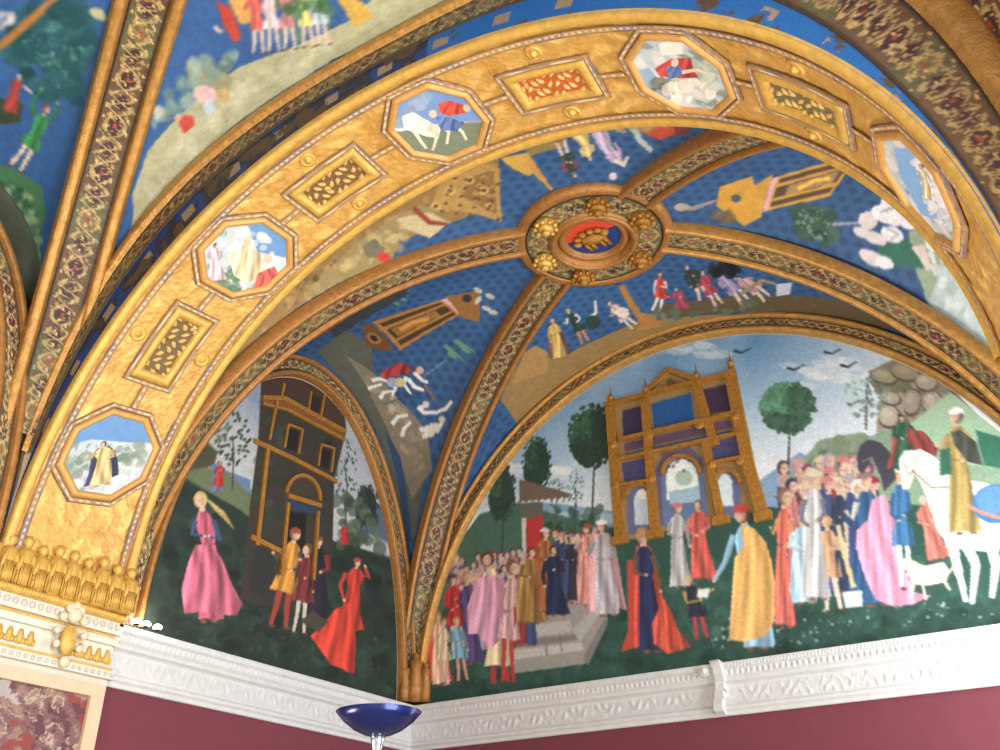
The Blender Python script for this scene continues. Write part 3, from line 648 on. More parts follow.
    # web against the gilded arch
    cv.poly((148, 112, 54), [(226, 392), (240, 330), (300, 270), (420, 180), (500, 150), (500, 206), (452, 222), (398, 242), (384, 262), (340, 282), (300, 306), (262, 340), (238, 372)])
    cv.blotch((176, 142, 80), [(240, 360), (300, 270), (440, 190), (392, 258), (300, 304)], 70, 4, a=.6, seed=41)
    cv.blotch((104, 82, 44), [(240, 360), (300, 270), (440, 190), (392, 258), (300, 304)], 60, 3, a=.6, seed=42)
    cv.poly((176, 136, 66), [(428, 214), (440, 184), (480, 160), (500, 168), (502, 222), (470, 212), (452, 210)])
    cv.poly((140, 100, 48), [(462, 196), (470, 176), (494, 170), (498, 216)])
    for (x, y, r) in ((450, 190, 6), (470, 180, 5), (484, 190, 5), (436, 206, 5), (490, 206, 4)): cv.ell((206, 166, 88), x, y, r, r*.8); cv.ell((100, 70, 34), x, y, r*.5, r*.4)
    cv.poly((150, 130, 76), [(300, 300), (360, 240), (420, 205), (440, 210), (400, 240), (392, 260), (340, 282)])
    cv.blotch((186, 160, 100), [(310, 290), (370, 236), (430, 210), (400, 240), (380, 258)], 50, 4, a=.6, seed=30)
    cv.poly((196, 178, 130), [(396, 218), (430, 212), (450, 222), (430, 238), (404, 228)])
    cv.line((150, 54, 40), [(414, 208), (430, 222), (448, 224)], 6, 4)
    cv.poly((110, 106, 84), [(362, 246), (374, 238), (386, 248), (378, 258), (366, 256)]); cv.ell((206, 50, 40), 384, 257, 7, 5, .3)
    for k in range(26):
        x, y = 438+((k*37) % 60), 172+((k*23) % 44); cv.line((186, 146, 76), [(x, y), (x+4, y-3), (x+8, y+1)], 1.8, 1); cv.ell((96, 68, 34), x+3, y+4, 2, 1.4)
    cv.poly((206, 156, 54), [(500, 158), (528, 152), (538, 170), (528, 176), (512, 168)])
    cv.line((196, 140, 56), [(528, 160), (540, 176), (552, 190)], 9, 3)
    cv.poly((140, 122, 66), [(524, 146), (560, 136), (566, 146), (530, 156)])
    cv.fig(560, 140, 575, 178, 19, (44, 70, 56), hair=(110, 44, 40), legs=(222, 196, 170), sleeve=(176, 54, 44))
    cv.fig(575, 128, 592, 160, 20, (226, 196, 110), hair=(200, 160, 80), sleeve=(210, 180, 130))
    cv.fig(598, 128, 622, 166, 20, (186, 168, 196), hair=(222, 176, 150), sleeve=(200, 160, 200))
    cv.line((220, 206, 196), [(614, 160), (624, 165), (628, 156)], 5, 3); cv.ell((214, 196, 196), 613, 176, 4, 4)
    cv.line((170, 186, 176), [(634, 128), (640, 140), (652, 151)], 7, 5)
    cv.poly((196, 70, 44), [(640, 124), (672, 122), (676, 134), (660, 140), (644, 134)]); cv.poly((120, 50, 44), [(672, 122), (688, 124), (690, 134), (676, 134)])
    cv.blotch((176, 150, 84), [(600, 126), (690, 118), (640, 132)], 24, 4, seed=33)
    cv.grain(.05, 5)
vault_mesh(FAR, 900, 560, far_paint, 'ceiling')
def near_paint(cv):
    starry(cv, None, (30, 96, 190)); k = np.ones(len(cv.c), bool)
    cv.c = cv.c*.5+np.array([36, 90, 164.])*.5
    sage = (172, 172, 130)
    cv.poly(sage, [(130, 240), (132, 195), (148, 150), (170, 125), (196, 100), (240, 66), (300, 44), (350, 20), (380, -10), (480, -20), (420, 20), (330, 60), (240, 120), (180, 180)])
    cv.blotch((190, 190, 156), [(140, 200), (200, 110), (330, 40), (330, 60), (240, 120), (160, 190)], 90, 9, a=.4, seed=2)
    cv.poly((150, 146, 108), [(186, 60), (210, 64), (232, 76), (230, 92), (200, 94), (188, 84)])
    cv.blotch((120, 150, 140), [(150, 130), (170, 90), (195, 60), (240, 50), (236, 60), (200, 90), (170, 124)], 60, 6, a=.6, seed=3)
    cv.poly((176, 180, 176), [(150, 110), (158, 104), (166, 110), (158, 120)])
    cv.ell((214, 70, 56), 187, 122, 8, 7); cv.poly((206, 60, 50), [(180, 124), (192, 126), (184, 134)]); cv.ell((214, 160, 130), 178, 117, 4, 3)
    cv.ell((216, 180, 180), 205, 94, 12, 9, .3); cv.ell((180, 200, 216), 209, 107, 6, 7); cv.ell((196, 160, 100), 224, 95, 6, 8)
    cv.poly((196, 56, 44), [(216, 0), (232, 8), (242, 38), (234, 42), (224, 26)]); cv.poly((216, 160, 70), [(226, -6), (250, -4), (262, 20), (240, 24)])
    cv.line((226, 190, 160), [(214, 26), (222, 32)], 4)
    cv.blotch((96, 130, 80), [(276, 30), (330, 4), (336, 20), (290, 42)], 20, 5, a=.5, seed=71)
    for (x, c) in ((252, (206, 90, 80)), (268, (216, 190, 196)), (284, (196, 120, 120)), (302, (210, 200, 110)), (318, (170, 190, 200))):
        cv.fig(x+6, 54-(x-252)*.14, x, -14, 22, c, legs=(216, 186, 170), small=False)
    cv.blotch((60, 110, 60), [(276, 0), (330, 0), (330, 12), (280, 20)], 24, 5, seed=5)
    cv.poly((206, 160, 60), [(336, -4), (356, -4), (374, 16), (356, 28), (344, 10)])
    # web on the side-wall flank: tree, two small figures, green slope
    cv.blotch((20, 84, 92), [(0, 40), (20, 10), (84, 0), (92, 40), (78, 96), (44, 100), (20, 70), (8, 60)], 150, 9, seed=7)
    cv.blotch((100, 160, 140), [(20, 40), (60, 20), (84, 50), (60, 90)], 60, 1.5, seed=8)
    cv.line((176, 110, 44), [(-4, 48), (20, 30), (56, -4)], 8); cv.blotch((210, 190, 180), [(0, 10), (14, 14), (8, 28), (0, 26)], 10, 4, seed=9)
    cv.ell((190, 186, 130), 98, 14, 9, 5, .5)
    cv.poly((44, 62, 44), [(-6, 96), (24, 104), (20, 122), (-6, 124)])
    cv.fig(10, 112, 20, 74, 18, (176, 54, 44), hair=(170, 150, 110), sleeve=(196, 180, 160), arm=[((.3, .75), (.5, .7), (.95, .62))])
    cv.fig(14, 168, 50, 106, 26, (44, 140, 72), hair=(150, 60, 44), legs=(224, 196, 160), arm=[((-.3, .8), (-.6, .9), (-.5, 1.15)), ((.2, .8), (.4, .95), (.3, 1.1))])
    cv.poly((60, 116, 76), [(-10, 160), (12, 168), (42, 186), (46, 215), (40, 240), (36, 300), (20, 330), (-10, 200)])
    cv.blotch((150, 176, 130), [(0, 180), (30, 190), (40, 240), (30, 300), (14, 260)], 70, 5, a=.5, seed=10)
    cv.blotch((30, 84, 56), [(0, 180), (30, 190), (40, 240), (30, 300), (14, 260)], 50, 5, a=.5, seed=11)
    cv.grain(.05, 6)
vault_mesh(NEAR, 640, 420, near_paint, 'ceiling')

# ------------------------------------------------------------------ ribs, boss
def rib_frame(P, b=None):
    """side and inward (downward) normal for a curve lying on a vault"""
    tg = unit(np.gradient(P, axis=0)); hz = np.array([0, 0, 1.0])
    sd = unit(np.cross(tg, hz)); nn = unit(np.cross(sd, tg)); nn *= np.where(nn[:, 2:] > 0, -1, 1); return sd, nn
def make_strip(name, P, S, N, wd, mw, label, cat, group, loc, seed=0., gold='gold', base=(92, 74, 44), per=.46, lift=.05, outer=True, inner=True, contrast=1.):
    root = empty(name, loc, label, cat, group)
    pr = [(-wd, -.04)]+[(wd*t, lift) for t in np.linspace(-1, 1, 22)]+[(wd, -.04)]
    V, F, c = sweep(P, S, N, pr, colf=ornament(wd, base, seed, per, contrast=contrast))
    put(link('painted_band', raw('painted_band', V, F, c), M['band']), root)
    for sg, on in ((-1, inner), (1, outer)):
        if not on: continue
        c0 = sg*(wd+mw/2)
        pf = half_round(c0, mw*.36, lift+.02)
        pf = [(c0-mw/2, -.05), (c0-mw/2, lift)]+[(s, n) for s, n in pf[1:-1]]+[(c0+mw/2, lift), (c0+mw/2, -.05)]
        V, F, _ = sweep(P, S, N, pf); put(link('gilt_moulding', raw('gilt_moulding', V, F), M[gold]), root)
    return root
def diag(b, sx, sy, m0=.99995, m1=.185, n=620):
    m = np.sin(np.linspace(math.asin(m0), math.asin(m1), n))
    x = b['xc']+sx*b['hw']*m; y = b['yc']+sy*b['hd']*m
    p = b.get('p', PP); return np.stack([x, y, HC*(1-m**p)**(1/p)], 1)
RG = 'diagonal ribs of the painted vault'
for sx, sy, lab, m1 in ((-1, 1, 'gilded ribbed band rising from the inner corner between the two lunettes', .17),
                    (-1, -1, 'gilded rib climbing from the pilaster beside the dark tower painting to the boss', .17),
                    (1, 1, 'long gilded rib running from boss down beyond the white horse painting', .17),
                    (1, -1, 'short gilded rib vanishing behind the golden arch crown beside the boss', .17)):
    P = diag(FAR, sx, sy, m0=.9995 if sy > 0 else .998, m1=m1); S, N = rib_frame(P)
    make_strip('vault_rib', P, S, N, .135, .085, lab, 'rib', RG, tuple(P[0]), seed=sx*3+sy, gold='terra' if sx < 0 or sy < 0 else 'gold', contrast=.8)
for sx, lab in ((-1, 'broad gilded rib of the nearer vault between two blue painted fields'), (1, 'sunlit gilded rib of the nearer vault with lattice ornament in the upper corner')):
    P = diag(NEAR, sx, 1, m0=.990, m1=.05); S, N = rib_frame(P)
    make_strip('vault_rib', P, S, N, .15, .12, lab, 'rib', RG, tuple(P[0]), seed=sx*5, base=(96, 84, 50))
# boss
bz = HC-.10; bc = np.array([W/2, -D/2, bz])
boss = empty('vault_boss', tuple(bc), 'round gilded boss with emblem where the four ribs meet', 'boss')
th = np.linspace(0, 2*math.pi, 360, endpoint=False); cir = np.stack([np.cos(th), np.sin(th), 0*th], 1)
def ring(r0_, r1, prof_h, m, name, lift, colf=None, par=boss, z=0):
    Pc = bc+np.array([0, 0, z])+cir*(r0_+r1)/2; hw = (r1-r0_)/2
    N = np.tile([0, 0, -1.], (len(Pc), 1))
    if colf:
        pf = [(hw*t, lift) for t in np.linspace(-1, 1, 24)]; V, F, c = sweep(Pc, cir, N, pf, closed=True, colf=colf)
        return put(link(name, raw(name, V, F, c), M[m]), par)
    pf = [(-hw, -.12), (-hw, lift)]+[(hw*.8*math.cos(a), lift+prof_h*math.sin(a)) for a in np.linspace(math.pi, 0, 9)]+[(hw, lift), (hw, -.12)]
    V, F, _ = sweep(Pc, cir, N, pf, closed=True); return put(link(name, raw(name, V, F), M[m]), par)
ring(.76, .88, .02, 'terra', 'outer_ring', .0); ring(.47, .77, 0, 'band', 'painted_ring', .0, ornament(.15, (84, 78, 60), 2., .5, contrast=.85))
ring(.41, .50, .035, 'terra', 'inner_ring', .03); ring(.31, .40, .03, 'terra', 'inner_ring', .0, z=.03)
t2 = np.linspace(0, 1, 24)[:, None, None]; disk = np.concatenate([(cir*r)[None] for r in np.linspace(0.001, .32, 24)], 0)
dz = disk.reshape(-1, 3); colr = np.tile([24, 54, 110.], (len(dz), 1))
an = np.arctan2(dz[:, 1], dz[:, 0]); rr = np.hypot(dz[:, 0], dz[:, 1])
colr[(dz[:, 1] < -.05) & (rr > .14)] = [206, 66, 40]
V = dz+bc+[0, 0, .06]
pdisk = put(link('painted_disk', raw('painted_disk', V, gridF(24, 360, False, True), colr), M['band']), boss)
mb = MB()
c0 = bc+np.array([0, 0, .03])
mb.blob(c0, (.15, .03, 0), (-.02, .08, 0), (0, 0, .05)); mb.blob(c0+[.15, -.05, 0], (.06, 0, 0), (0, .05, 0), (0, 0, .05))
for dx in (-.11, -.05, .06, .12): mb.box(c0+[dx, .10, 0], (.016, 0, 0), (.01, .06, 0), (0, 0, .03))
for dx, dy in ((-.16, -.08), (-.08, -.13), (.02, -.14), (.1, -.12), (-.2, 0)): mb.blob(c0+[dx, dy, 0], (.05, .02, 0), (-.01, .03, 0), (0, 0, .04), 6, 8)
sub(mb.build('emblem_relief', M['giltdark'], smooth=True), pdisk)
wh = {0: 'facing the blue web with the gilded niche', 1: 'next to the long rib toward the horse painting', 2: 'above the web of dancing figures', 3: 'by the corner rib', 4: 'beside the pilaster rib', 5: 'toward the golden arch'}
for k in range(6):
    a = math.radians(15+60*k-15+ [-8, 0, 8, 0, 0, 0][k]); p = bc+np.array([math.cos(a)*.63, math.sin(a)*.63, -.03])
    mb = MB(); mb.lathe(p, [(0, -.13), (.035, -.125), (.05, -.10), (.04, -.085), (.075, -.075), (.09, -.05), (.08, -.03), (.11, -.02), (.12, .02)], 20)
    for j in range(9):
        b = j*2*math.pi/9; q = p+np.array([math.cos(b)*.115, math.sin(b)*.115, -.03]); mb.blob(q, (.03, 0, 0), (0, .03, 0), (0, 0, .03), 5, 7)
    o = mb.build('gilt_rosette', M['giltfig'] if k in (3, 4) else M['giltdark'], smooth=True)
    tag(o, ['gilt flower knob on the boss ring nearest the blue web with small gilded niche', 'gilt flower knob on the boss ring beside the long rib toward the horse painting',
            'gilt flower knob on the boss ring above the struggling figures', 'bright gilt flower knob on the boss ring beside the corner rib',
            'bright gilt flower knob on the boss ring facing the tower wall', 'gilt flower knob on the boss ring close to the golden arch'][k], 'rosette', 'gilt knobs around the vault boss')

# ------------------------------------------------------------------ lunette arch mouldings
def ring_path(kind, off, n=700, cut=0.0):
    t = np.linspace(math.pi-cut, cut, n)
    if kind == 'b':
        e = 2/PB; a, h = AB+off, HB+off*1.05
        P = np.stack([W/2+a*np.sign(np.cos(t))*np.abs(np.cos(t))**e, 0*t-.05, h*np.abs(np.sin(t))**e], 1); N = np.tile([0, -1., 0], (n, 1))
    else:
        a, h = AA+off, HA+off*1.0
        P = np.stack([0*t+.05, YA+a*np.cos(t), h*np.sin(t)], 1); N = np.tile([1., 0, 0], (n, 1))
    tg = unit(np.gradient(P, axis=0)); S = np.cross(tg, N); cen = P.copy(); cen[:, 2] -= 0
    out = P-(np.array([W/2, 0, 0]) if kind == 'b' else np.array([0, YA, 0])); sg = np.sign((S*out).sum(1)).mean(); return P, S*np.sign(sg), N
for kind, off, wd, mw, lab, gd in (('b', .135, .055, .075, 'gilded ornamented arch band framing the wide lunette painting', 'gold'),
                               ('l', .155, .070, .075, 'gilded ornamented arch band framing the dark tower lunette', 'terra')):
    P, S, N = ring_path(kind, off)
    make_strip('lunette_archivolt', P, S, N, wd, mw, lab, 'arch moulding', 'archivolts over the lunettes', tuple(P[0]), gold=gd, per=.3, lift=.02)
sup = lambda c, e: np.sign(c)*np.abs(c)**e
t = np.linspace(math.pi-.01, .01, 500); P = np.stack([0*t+.05, NEAR['yc']+2.0*sup(np.cos(t), 2/2.8), 3.45*np.abs(np.sin(t))**(2/2.8)], 1); tg = unit(np.gradient(P, axis=0)); N = np.tile([1., 0, 0], (500, 1)); S = np.cross(tg, N); S *= np.sign((S*(P-np.array([0, NEAR['yc'], 0]))).sum(1).mean())
make_strip('lunette_archivolt', P, S, N, .07, .085, 'gilded arch band below the painted tree at the picture edge', 'arch moulding', 'archivolts over the lunettes', tuple(P[0]), gold='terra', per=.3, lift=.02)
# gilt figure at the corner foot of the ribs
mb = MB()
for dx, hh, r in ((0, .62, .10), (-.13, .5, .07), (.13, .5, .07)):
    ax = np.array([1, 1, 0])/math.sqrt(2); c = np.array([.17, -.17, 0])+ax*dx
    mb.lathe(c, [(0, 0), (r, .0), (r*1.05, hh*.3), (r*.7, hh*.62), (r*.9, hh*.78), (r*.35, hh*.84), (r*.5, hh*.92), (0.001, hh)], 14)
mb.box((.10, -.10, .16), (.13, .13, 0), (.06, -.06, 0), (0, 0, .16))
tag(mb.build('stucco_figure', M['terra'], smooth=True), 'dull orange gilt winged figure at foot of the corner ribs', 'stucco figure')

# ------------------------------------------------------------------ the gilded transverse arch
def sup(c, e): return np.sign(c)*np.abs(c)**e
def SP(th, w):
    th = np.asarray(th, float); w = np.asarray(w, float); e = 2/PS
    c, s = sup(np.cos(th), e), np.abs(np.sin(th))**e*np.sign(np.sin(th)+1e-9)
    n = np.stack([XS-AS*c, 0*th+YN, ZS+HS*s], -1); f = np.stack([XS-AS2*c, 0*th+YF, ZS2+HS2*s], -1)
    return n*(1-w[..., None])+f*w[..., None]
def SN(th, w):
    h = 1e-3; a = SP(th+h, w)-SP(th-h, w); b = SP(th, w+h)-SP(th, w-h); n = unit(np.cross(a, b))
    c = np.array([XS, 0, 0]); P = SP(th, w); d = c-P; d[..., 1] = 0; return n*np.sign((n*d).sum(-1))[..., None]
arch = empty('transverse_arch', (XS-AS, YN+T/2, 0), 'broad golden arch crossing the ceiling with octagons and framed panels', 'arch')
TH = np.linspace(.02, math.pi-.02, 900); WV = np.linspace(0, 1, 130); a, b = grid2(TH, WV)
P = SP(a, b); nz1 = wnoise(a*3.6, b*T, 9, 5); nz2 = wnoise(a*3.6, b*T, 22, 6)
vine = np.sin(a*3.6*9+2*np.sin(b*T*14))*np.sin(b*T*16+2.2*np.sin(a*3.6*7)); vine = np.clip(vine-.2, 0, 1)
P = P+SN(a, b)*(.008*vine+.003*nz2)[..., None]
gc = np.array([204, 158, 82.])+np.array([20, 24, 22.])*np.clip(vine*1.6, 0, 1)[..., None]-np.array([16, 20, 18.])*np.clip(nz1*.5, 0, 1)[..., None]
soffit = put(link('gilded_soffit', raw('gilded_soffit', P.reshape(-1, 3), gridF(900, 130), gc.reshape(-1, 3)), M['goldA']), arch)
def edge_path(w, n=800, dn=0.): 
    P = SP(TH2(n), np.full(n, w)); N = SN(TH2(n), np.full(n, w)); tg = unit(np.gradient(P, axis=0)); return P+N*dn, unit(np.cross(tg, N)), N
TH2 = lambda n: np.linspace(.02, math.pi-.02, n)
for w in (.035, .965):
    P, S, N = edge_path(w); V, F, _ = sweep(P, S, N, [(-.05, -.02)]+[(.045*math.cos(t), .01+.03*math.sin(t)) for t in np.linspace(math.pi, 0, 7)]+[(.05, -.02)])
    put(link('edge_moulding', raw('edge_moulding', V, F), M['giltfig']), arch)
for w in (.115, .885):
    P, S, N = edge_path(w, 1200, .012); V, F, c = sweep(P, S, N, [(.03*t, .008) for t in np.linspace(-1, 1, 8)], colf=dash())
    put(link('mosaic_border', raw('mosaic_border', V, F, c), M['band']), arch)
# local chart on the soffit (a along the arch in metres, b across)
def place(th0, A_, B_, h=0.):
    A_ = np.asarray(A_, float); B_ = np.asarray(B_, float); w0 = .5
    p1 = SP(np.array([th0-.01]), np.array([w0])); p2 = SP(np.array([th0+.01]), np.array([w0])); sc = np.linalg.norm(p2-p1)/.02
    th_ = th0+A_/sc; w_ = w0+B_/T; return SP(th_, w_)+SN(th_, w_)*h, SN(th_, w_)
def densify(pts, k=8):
    pts = np.asarray(pts, float); out = []
    for i in range(len(pts)):
        a, b = pts[i], pts[(i+1) % len(pts)]
        out += [a+(b-a)*t for t in np.linspace(0, 1, k, endpoint=False)]
    return np.array(out)
def frame_strip(th0, outer, inner, h, colf=None, m='gold', rnd=True):
    """ring between two polygons of the chart, mitred"""
    o, i = densify(outer, 12), densify(inner, 12); k = 9; rows = []; cols = []
    d = np.r_[0, np.cumsum(np.linalg.norm(np.diff(o, axis=0), axis=1))]
    for t in np.linspace(0, 1, k):
        q = o*(1-t)+i*t; hh = h+(.025*math.sin(math.pi*t) if rnd else 0)
        if t in (0, 1) : hh -= .02
        p, _ = place(th0, q[:, 0], q[:, 1], hh); rows.append(p)
        if colf: cols.append(colf(d, np.full(len(d), (t-.5)*2)))
    V = np.stack(rows, 1).reshape(-1, 3); c = np.stack(cols, 1).reshape(-1, 3) if colf else None
    return V, gridF(len(o), k, True, False), c
def octo(r): return [(r*math.cos(t), r*math.sin(t)) for t in [math.radians(22.5+45*k) for k in range(8)]]
def rect(a, b): return [(a, b), (-a, b), (-a, -b), (a, -b)]
oct_lab = ['octagonal gilt-framed medallion lowest on the golden arch, dark figure among clouds', 'octagonal gilt-framed medallion with yellow and rose figures, second up from the pilaster',
           'octagonal gilt-framed medallion with pale horses and a red cloak under blue sky', 'octagonal gilt-framed medallion with red and blue rider, near the arch crown',
           'octagonal medallion seen edge-on where the golden arch descends in bright light']
def soffit_chart(th0):
    b0, n0 = place(th0, [0.], [0.]); ta = unit(place(th0, [.02], [0.])[0]-b0)[0]; tb = unit(place(th0, [0.], [.02])[0]-b0)[0]; nn = n0[0]
    def f(p):
        r = rays(p); t = ((b0[0]-CAM)@nn)/(r@nn); d = CAM+t[:, None]*r-b0[0]; return np.stack([d@ta, d@tb], 1)
    return f
def medal_scene(k, th0, q, n, m):
    cv = Canvas(q[:, 0], q[:, 1], soffit_chart(th0), (150, 176, 196)); X, Y = ((100, 462), (246, 260), (435, 122), (679, 74), (925, 180))[k]
    N1 = wnoise(q[:, 0], q[:, 1], 14, 20+k)
    B = lambda *a: [(X+x, Y+y) for x, y in a]
    sky = (92, 142, 198); cv.c[:] = [176, 190, 196]; cv.c[N1 > .3] = [206, 208, 206]; cv.c[N1 < -.8] = [130, 146, 140]
    if k == 0:
        cv.poly(sky, B((-70, -80), (70, -80), (60, -12), (20, -20), (-10, -28), (-60, -20))); cv.blotch((206, 186, 186), B((-38, 5), (38, 5), (30, 34), (-30, 34)), 50, 4, seed=2); cv.blotch((120, 138, 124), B((-40, -8), (-10, -14), (-8, 8), (-40, 12)), 30, 4, seed=3)
        cv.blotch((120, 138, 124), B((14, -16), (40, -16), (38, 8), (20, 4)), 24, 4, seed=4); cv.fig(X+4, Y+26, X+2, Y-24, 26, (206, 176, 112), hair=(60, 44, 40), cloak=(40, 50, 80)); cv.ell((222, 206, 206), X+20, Y+22, 8, 5); cv.ell((222, 206, 206), X-20, Y+20, 7, 5)
    if k == 1:
        cv.poly(sky, B((0, -40), (50, -40), (50, 0), (10, -10))); cv.blotch((84, 120, 90), B((-40, 10), (0, 0), (0, 34), (-30, 34)), 30, 5, seed=5); cv.blotch((212, 206, 206), B((-10, -34), (20, -30), (30, 10), (-20, 0)), 30, 5, seed=6)
        cv.fig(X-26, Y+20, X-30, Y-20, 18, (206, 176, 186)); cv.drape((222, 200, 150), B((-16, -8), (-2, -18), (14, -8), (16, 12), (2, 24), (-12, 16)), (X, Y+24), (X, Y-18), 30, seed=1.)
        cv.ell((216, 180, 150), X, Y-20, 4, 5); cv.drape((206, 86, 70), B((10, 14), (26, 6), (32, 20), (20, 34), (6, 30)), (X+18, Y+34), (X+18, Y+8), 24, seed=2.); cv.ell((216, 180, 150), X+20, Y-2, 4, 5)
    if k == 2:
        cv.poly((104, 140, 196), B((-50, -50), (50, -50), (50, -4), (-50, 4))); cv.blotch((130, 150, 176), B((-40, -30), (-8, -34), (-8, -6), (-40, 0)), 16, 6, seed=7); cv.poly((112, 122, 96), B((-50, 8), (0, 2), (50, -4), (50, 50), (-50, 50)))
        cv.drape((228, 216, 196), B((-32, -8), (-22, -12), (-8, -4), (6, 4), (4, 14), (-8, 12), (-20, 8), (-30, 4)), (X-12, Y+12), (X-12, Y-10), 30, amp=.06)
        for a in (((-22, 4), (-14, 16), (-8, 24)), ((-6, 8), (2, 14), (-2, 26)), ((6, 2), (14, 8), (12, 20)), ((18, 0), (28, 8), (32, 16))): cv.line((226, 210, 182), B(*a), 4, 2.5)
        cv.drape((84, 112, 172), B((0, -8), (16, -6), (30, -2), (22, 8), (6, 6)), (X+12, Y+8), (X+12, Y-8), 24); cv.drape((212, 64, 44), B((4, -20), (14, -24), (30, -20), (32, -12), (14, -8), (4, -12)), (X+16, Y-8), (X+16, Y-24), 26); cv.ell((200, 176, 146), X+33, Y-17, 4, 4); cv.ell((216, 184, 156), X-2, Y-10, 4, 4)
    if k == 3:
        cv.poly((140, 172, 206), B((-44, -10), (-30, -12), (-2, 22), (-30, 34))); cv.poly((226, 222, 212), B((-22, -34), (2, -34), (4, -22), (-18, -22))); cv.blotch((112, 116, 104), B((-30, 0), (-8, 0), (0, 14), (-24, 14)), 24, 4, seed=9)
        cv.blotch((228, 222, 206), B((-10, 8), (20, 4), (38, 16), (30, 26), (-4, 22)), 40, 5, seed=10); cv.blotch((180, 190, 170), B((14, -14), (40, -10), (42, 14), (20, 4)), 20, 5, seed=11)
        cv.drape((196, 56, 48), B((-24, -10), (-8, -18), (12, -18), (16, -6), (22, 2), (4, 2), (-18, -2)), (X, Y+4), (X, Y-18), 40); cv.drape((78, 104, 166), B((-14, -10), (0, -12), (8, -2), (-8, 2)), (X, Y+4), (X, Y-12), 20); cv.ell((222, 186, 160), X-4, Y-14, 4, 4); cv.line((222, 196, 170), B((4, -4), (20, -6), (30, -2)), 4, 2)
    if k == 4:
        cv.poly((120, 170, 226), B((-30, -44), (-14, -44), (-8, -20), (12, 20), (24, 46), (6, 40), (-20, -10))); cv.blotch((222, 220, 230), B((-14, -30), (-4, -34), (24, 20), (30, 50), (16, 44)), 60, 4, seed=12)
        cv.fig(X+8, Y+20, X-6, Y-24, 10, (214, 196, 150), hair=(80, 60, 60))
    cv.soften(n, m, 1); return cv.c
for k in range(5):
    th0 = math.radians([20.2, 56.7, 91.5, 126.9, 162][k]); base, _ = place(th0, [0.], [0.])
    root = empty('octagonal_medallion', tuple(base[0]), oct_lab[k], 'medallion', 'octagonal medallions on the golden arch')
    V, F, c = frame_strip(th0, octo(.515), octo(.465), .03, dash(.085), rnd=False); put(link('mosaic_border', raw('mosaic_border', V, F, c), M['band']), root)
    V, F, _ = frame_strip(th0, octo(.465), octo(.385), .025); put(link('frame', raw('frame', V, F), M['giltpale']), root)
    o = densify(octo(.39), 30); rs = np.linspace(.001, 1, 90); q = (o[:, None]*rs[None, :, None]).reshape(-1, 2)
    p, _ = place(th0, q[:, 0], q[:, 1], .022)
    put(link('painted_scene', raw('painted_scene', p, gridF(len(o), 90, True, False), medal_scene(k, th0, q, len(o), 90)), M['fresco']), root)
rect_lab = ['framed oblong relief panel on the golden arch between the two lowest octagons', 'framed oblong relief panel on the golden arch between second and third octagons',
            'framed reddish oblong relief panel at the arch crown left of the rider octagon', 'framed grey-green oblong relief panel past the rider octagon on the arch']
rect_lab[2] = 'framed reddish oblong relief panel at the golden arch crown'
links = MB()
for k in range(4):
    th0 = math.radians([38.8, 74.2, 108.6, 144][k]); base, _ = place(th0, [0.], [0.])
    root = empty('relief_panel', tuple(base[0]), rect_lab[k], 'panel', 'oblong panels on the golden arch')
    V, F, c = frame_strip(th0, rect(.43, .245), rect(.385, .20), .03, dash(.085), rnd=False); put(link('mosaic_border', raw('mosaic_border', V, F, c), M['band']), root)
    V, F, _ = frame_strip(th0, rect(.385, .20), rect(.28, .115), .02); put(link('frame', raw('frame', V, F), M['giltfig']), root)
    qa, qb = grid2(np.linspace(-.285, .285, 120), np.linspace(-.12, .12, 50))
    sc = np.sin(qa*50)*np.sin(qb*55+2*np.sin(qa*24)); rel = np.clip(sc, -.1, 1)
    p, nn = place(th0, qa.ravel(), qb.ravel(), 0.); p = p+nn*(.008+.02*rel.ravel())[:, None]
    bc_ = [(104, 84, 48), (112, 82, 40), (176, 92, 40), (110, 104, 66)][k]
    c = np.where(rel.ravel()[:, None] > .25, np.array([206, 166, 96.]), np.array(bc_, float))
    put(link('relief', raw('relief', p, gridF(120, 50), c), M['band']), root)
    for (ra, rb) in ((-.56, .30), (-.56, -.30), (.56, .30), (.56, -.30)):
        pass
# small gilt roses and connecting mosaic strips belong to the arch itself
for k in range(4):
    th0 = math.radians([38.8, 74.2, 108.6, 144][k])
    for sa in (-1, 1):
        aa = np.linspace(.43, .66, 30)*sa; p0, n0 = place(th0, aa, 0*aa, .02); tg = unit(np.gradient(p0, axis=0)); S = np.cross(tg, n0)
        V, F, c = sweep(p0, S, n0, [(.03*t, .0) for t in np.linspace(-1, 1, 8)], colf=dash(.085)); put(link('mosaic_border', raw('mosaic_border', V, F, c), M['band']), arch)
        for sb in (-1,1):
            mb = MB(); pc, nc = place(th0, [sa*.0], [sb*.345], .0); mb = MB()
            if sa < 0:
                mb.lathe(pc[0], [(.075, .0), (.075, .012), (.055, .022), (.045, .01), (.03, .012), (.024, .035), (0.001, .042)], 16, nc[0])
                sub(mb.build('rose', M['giltfig'], smooth=True), soffit)
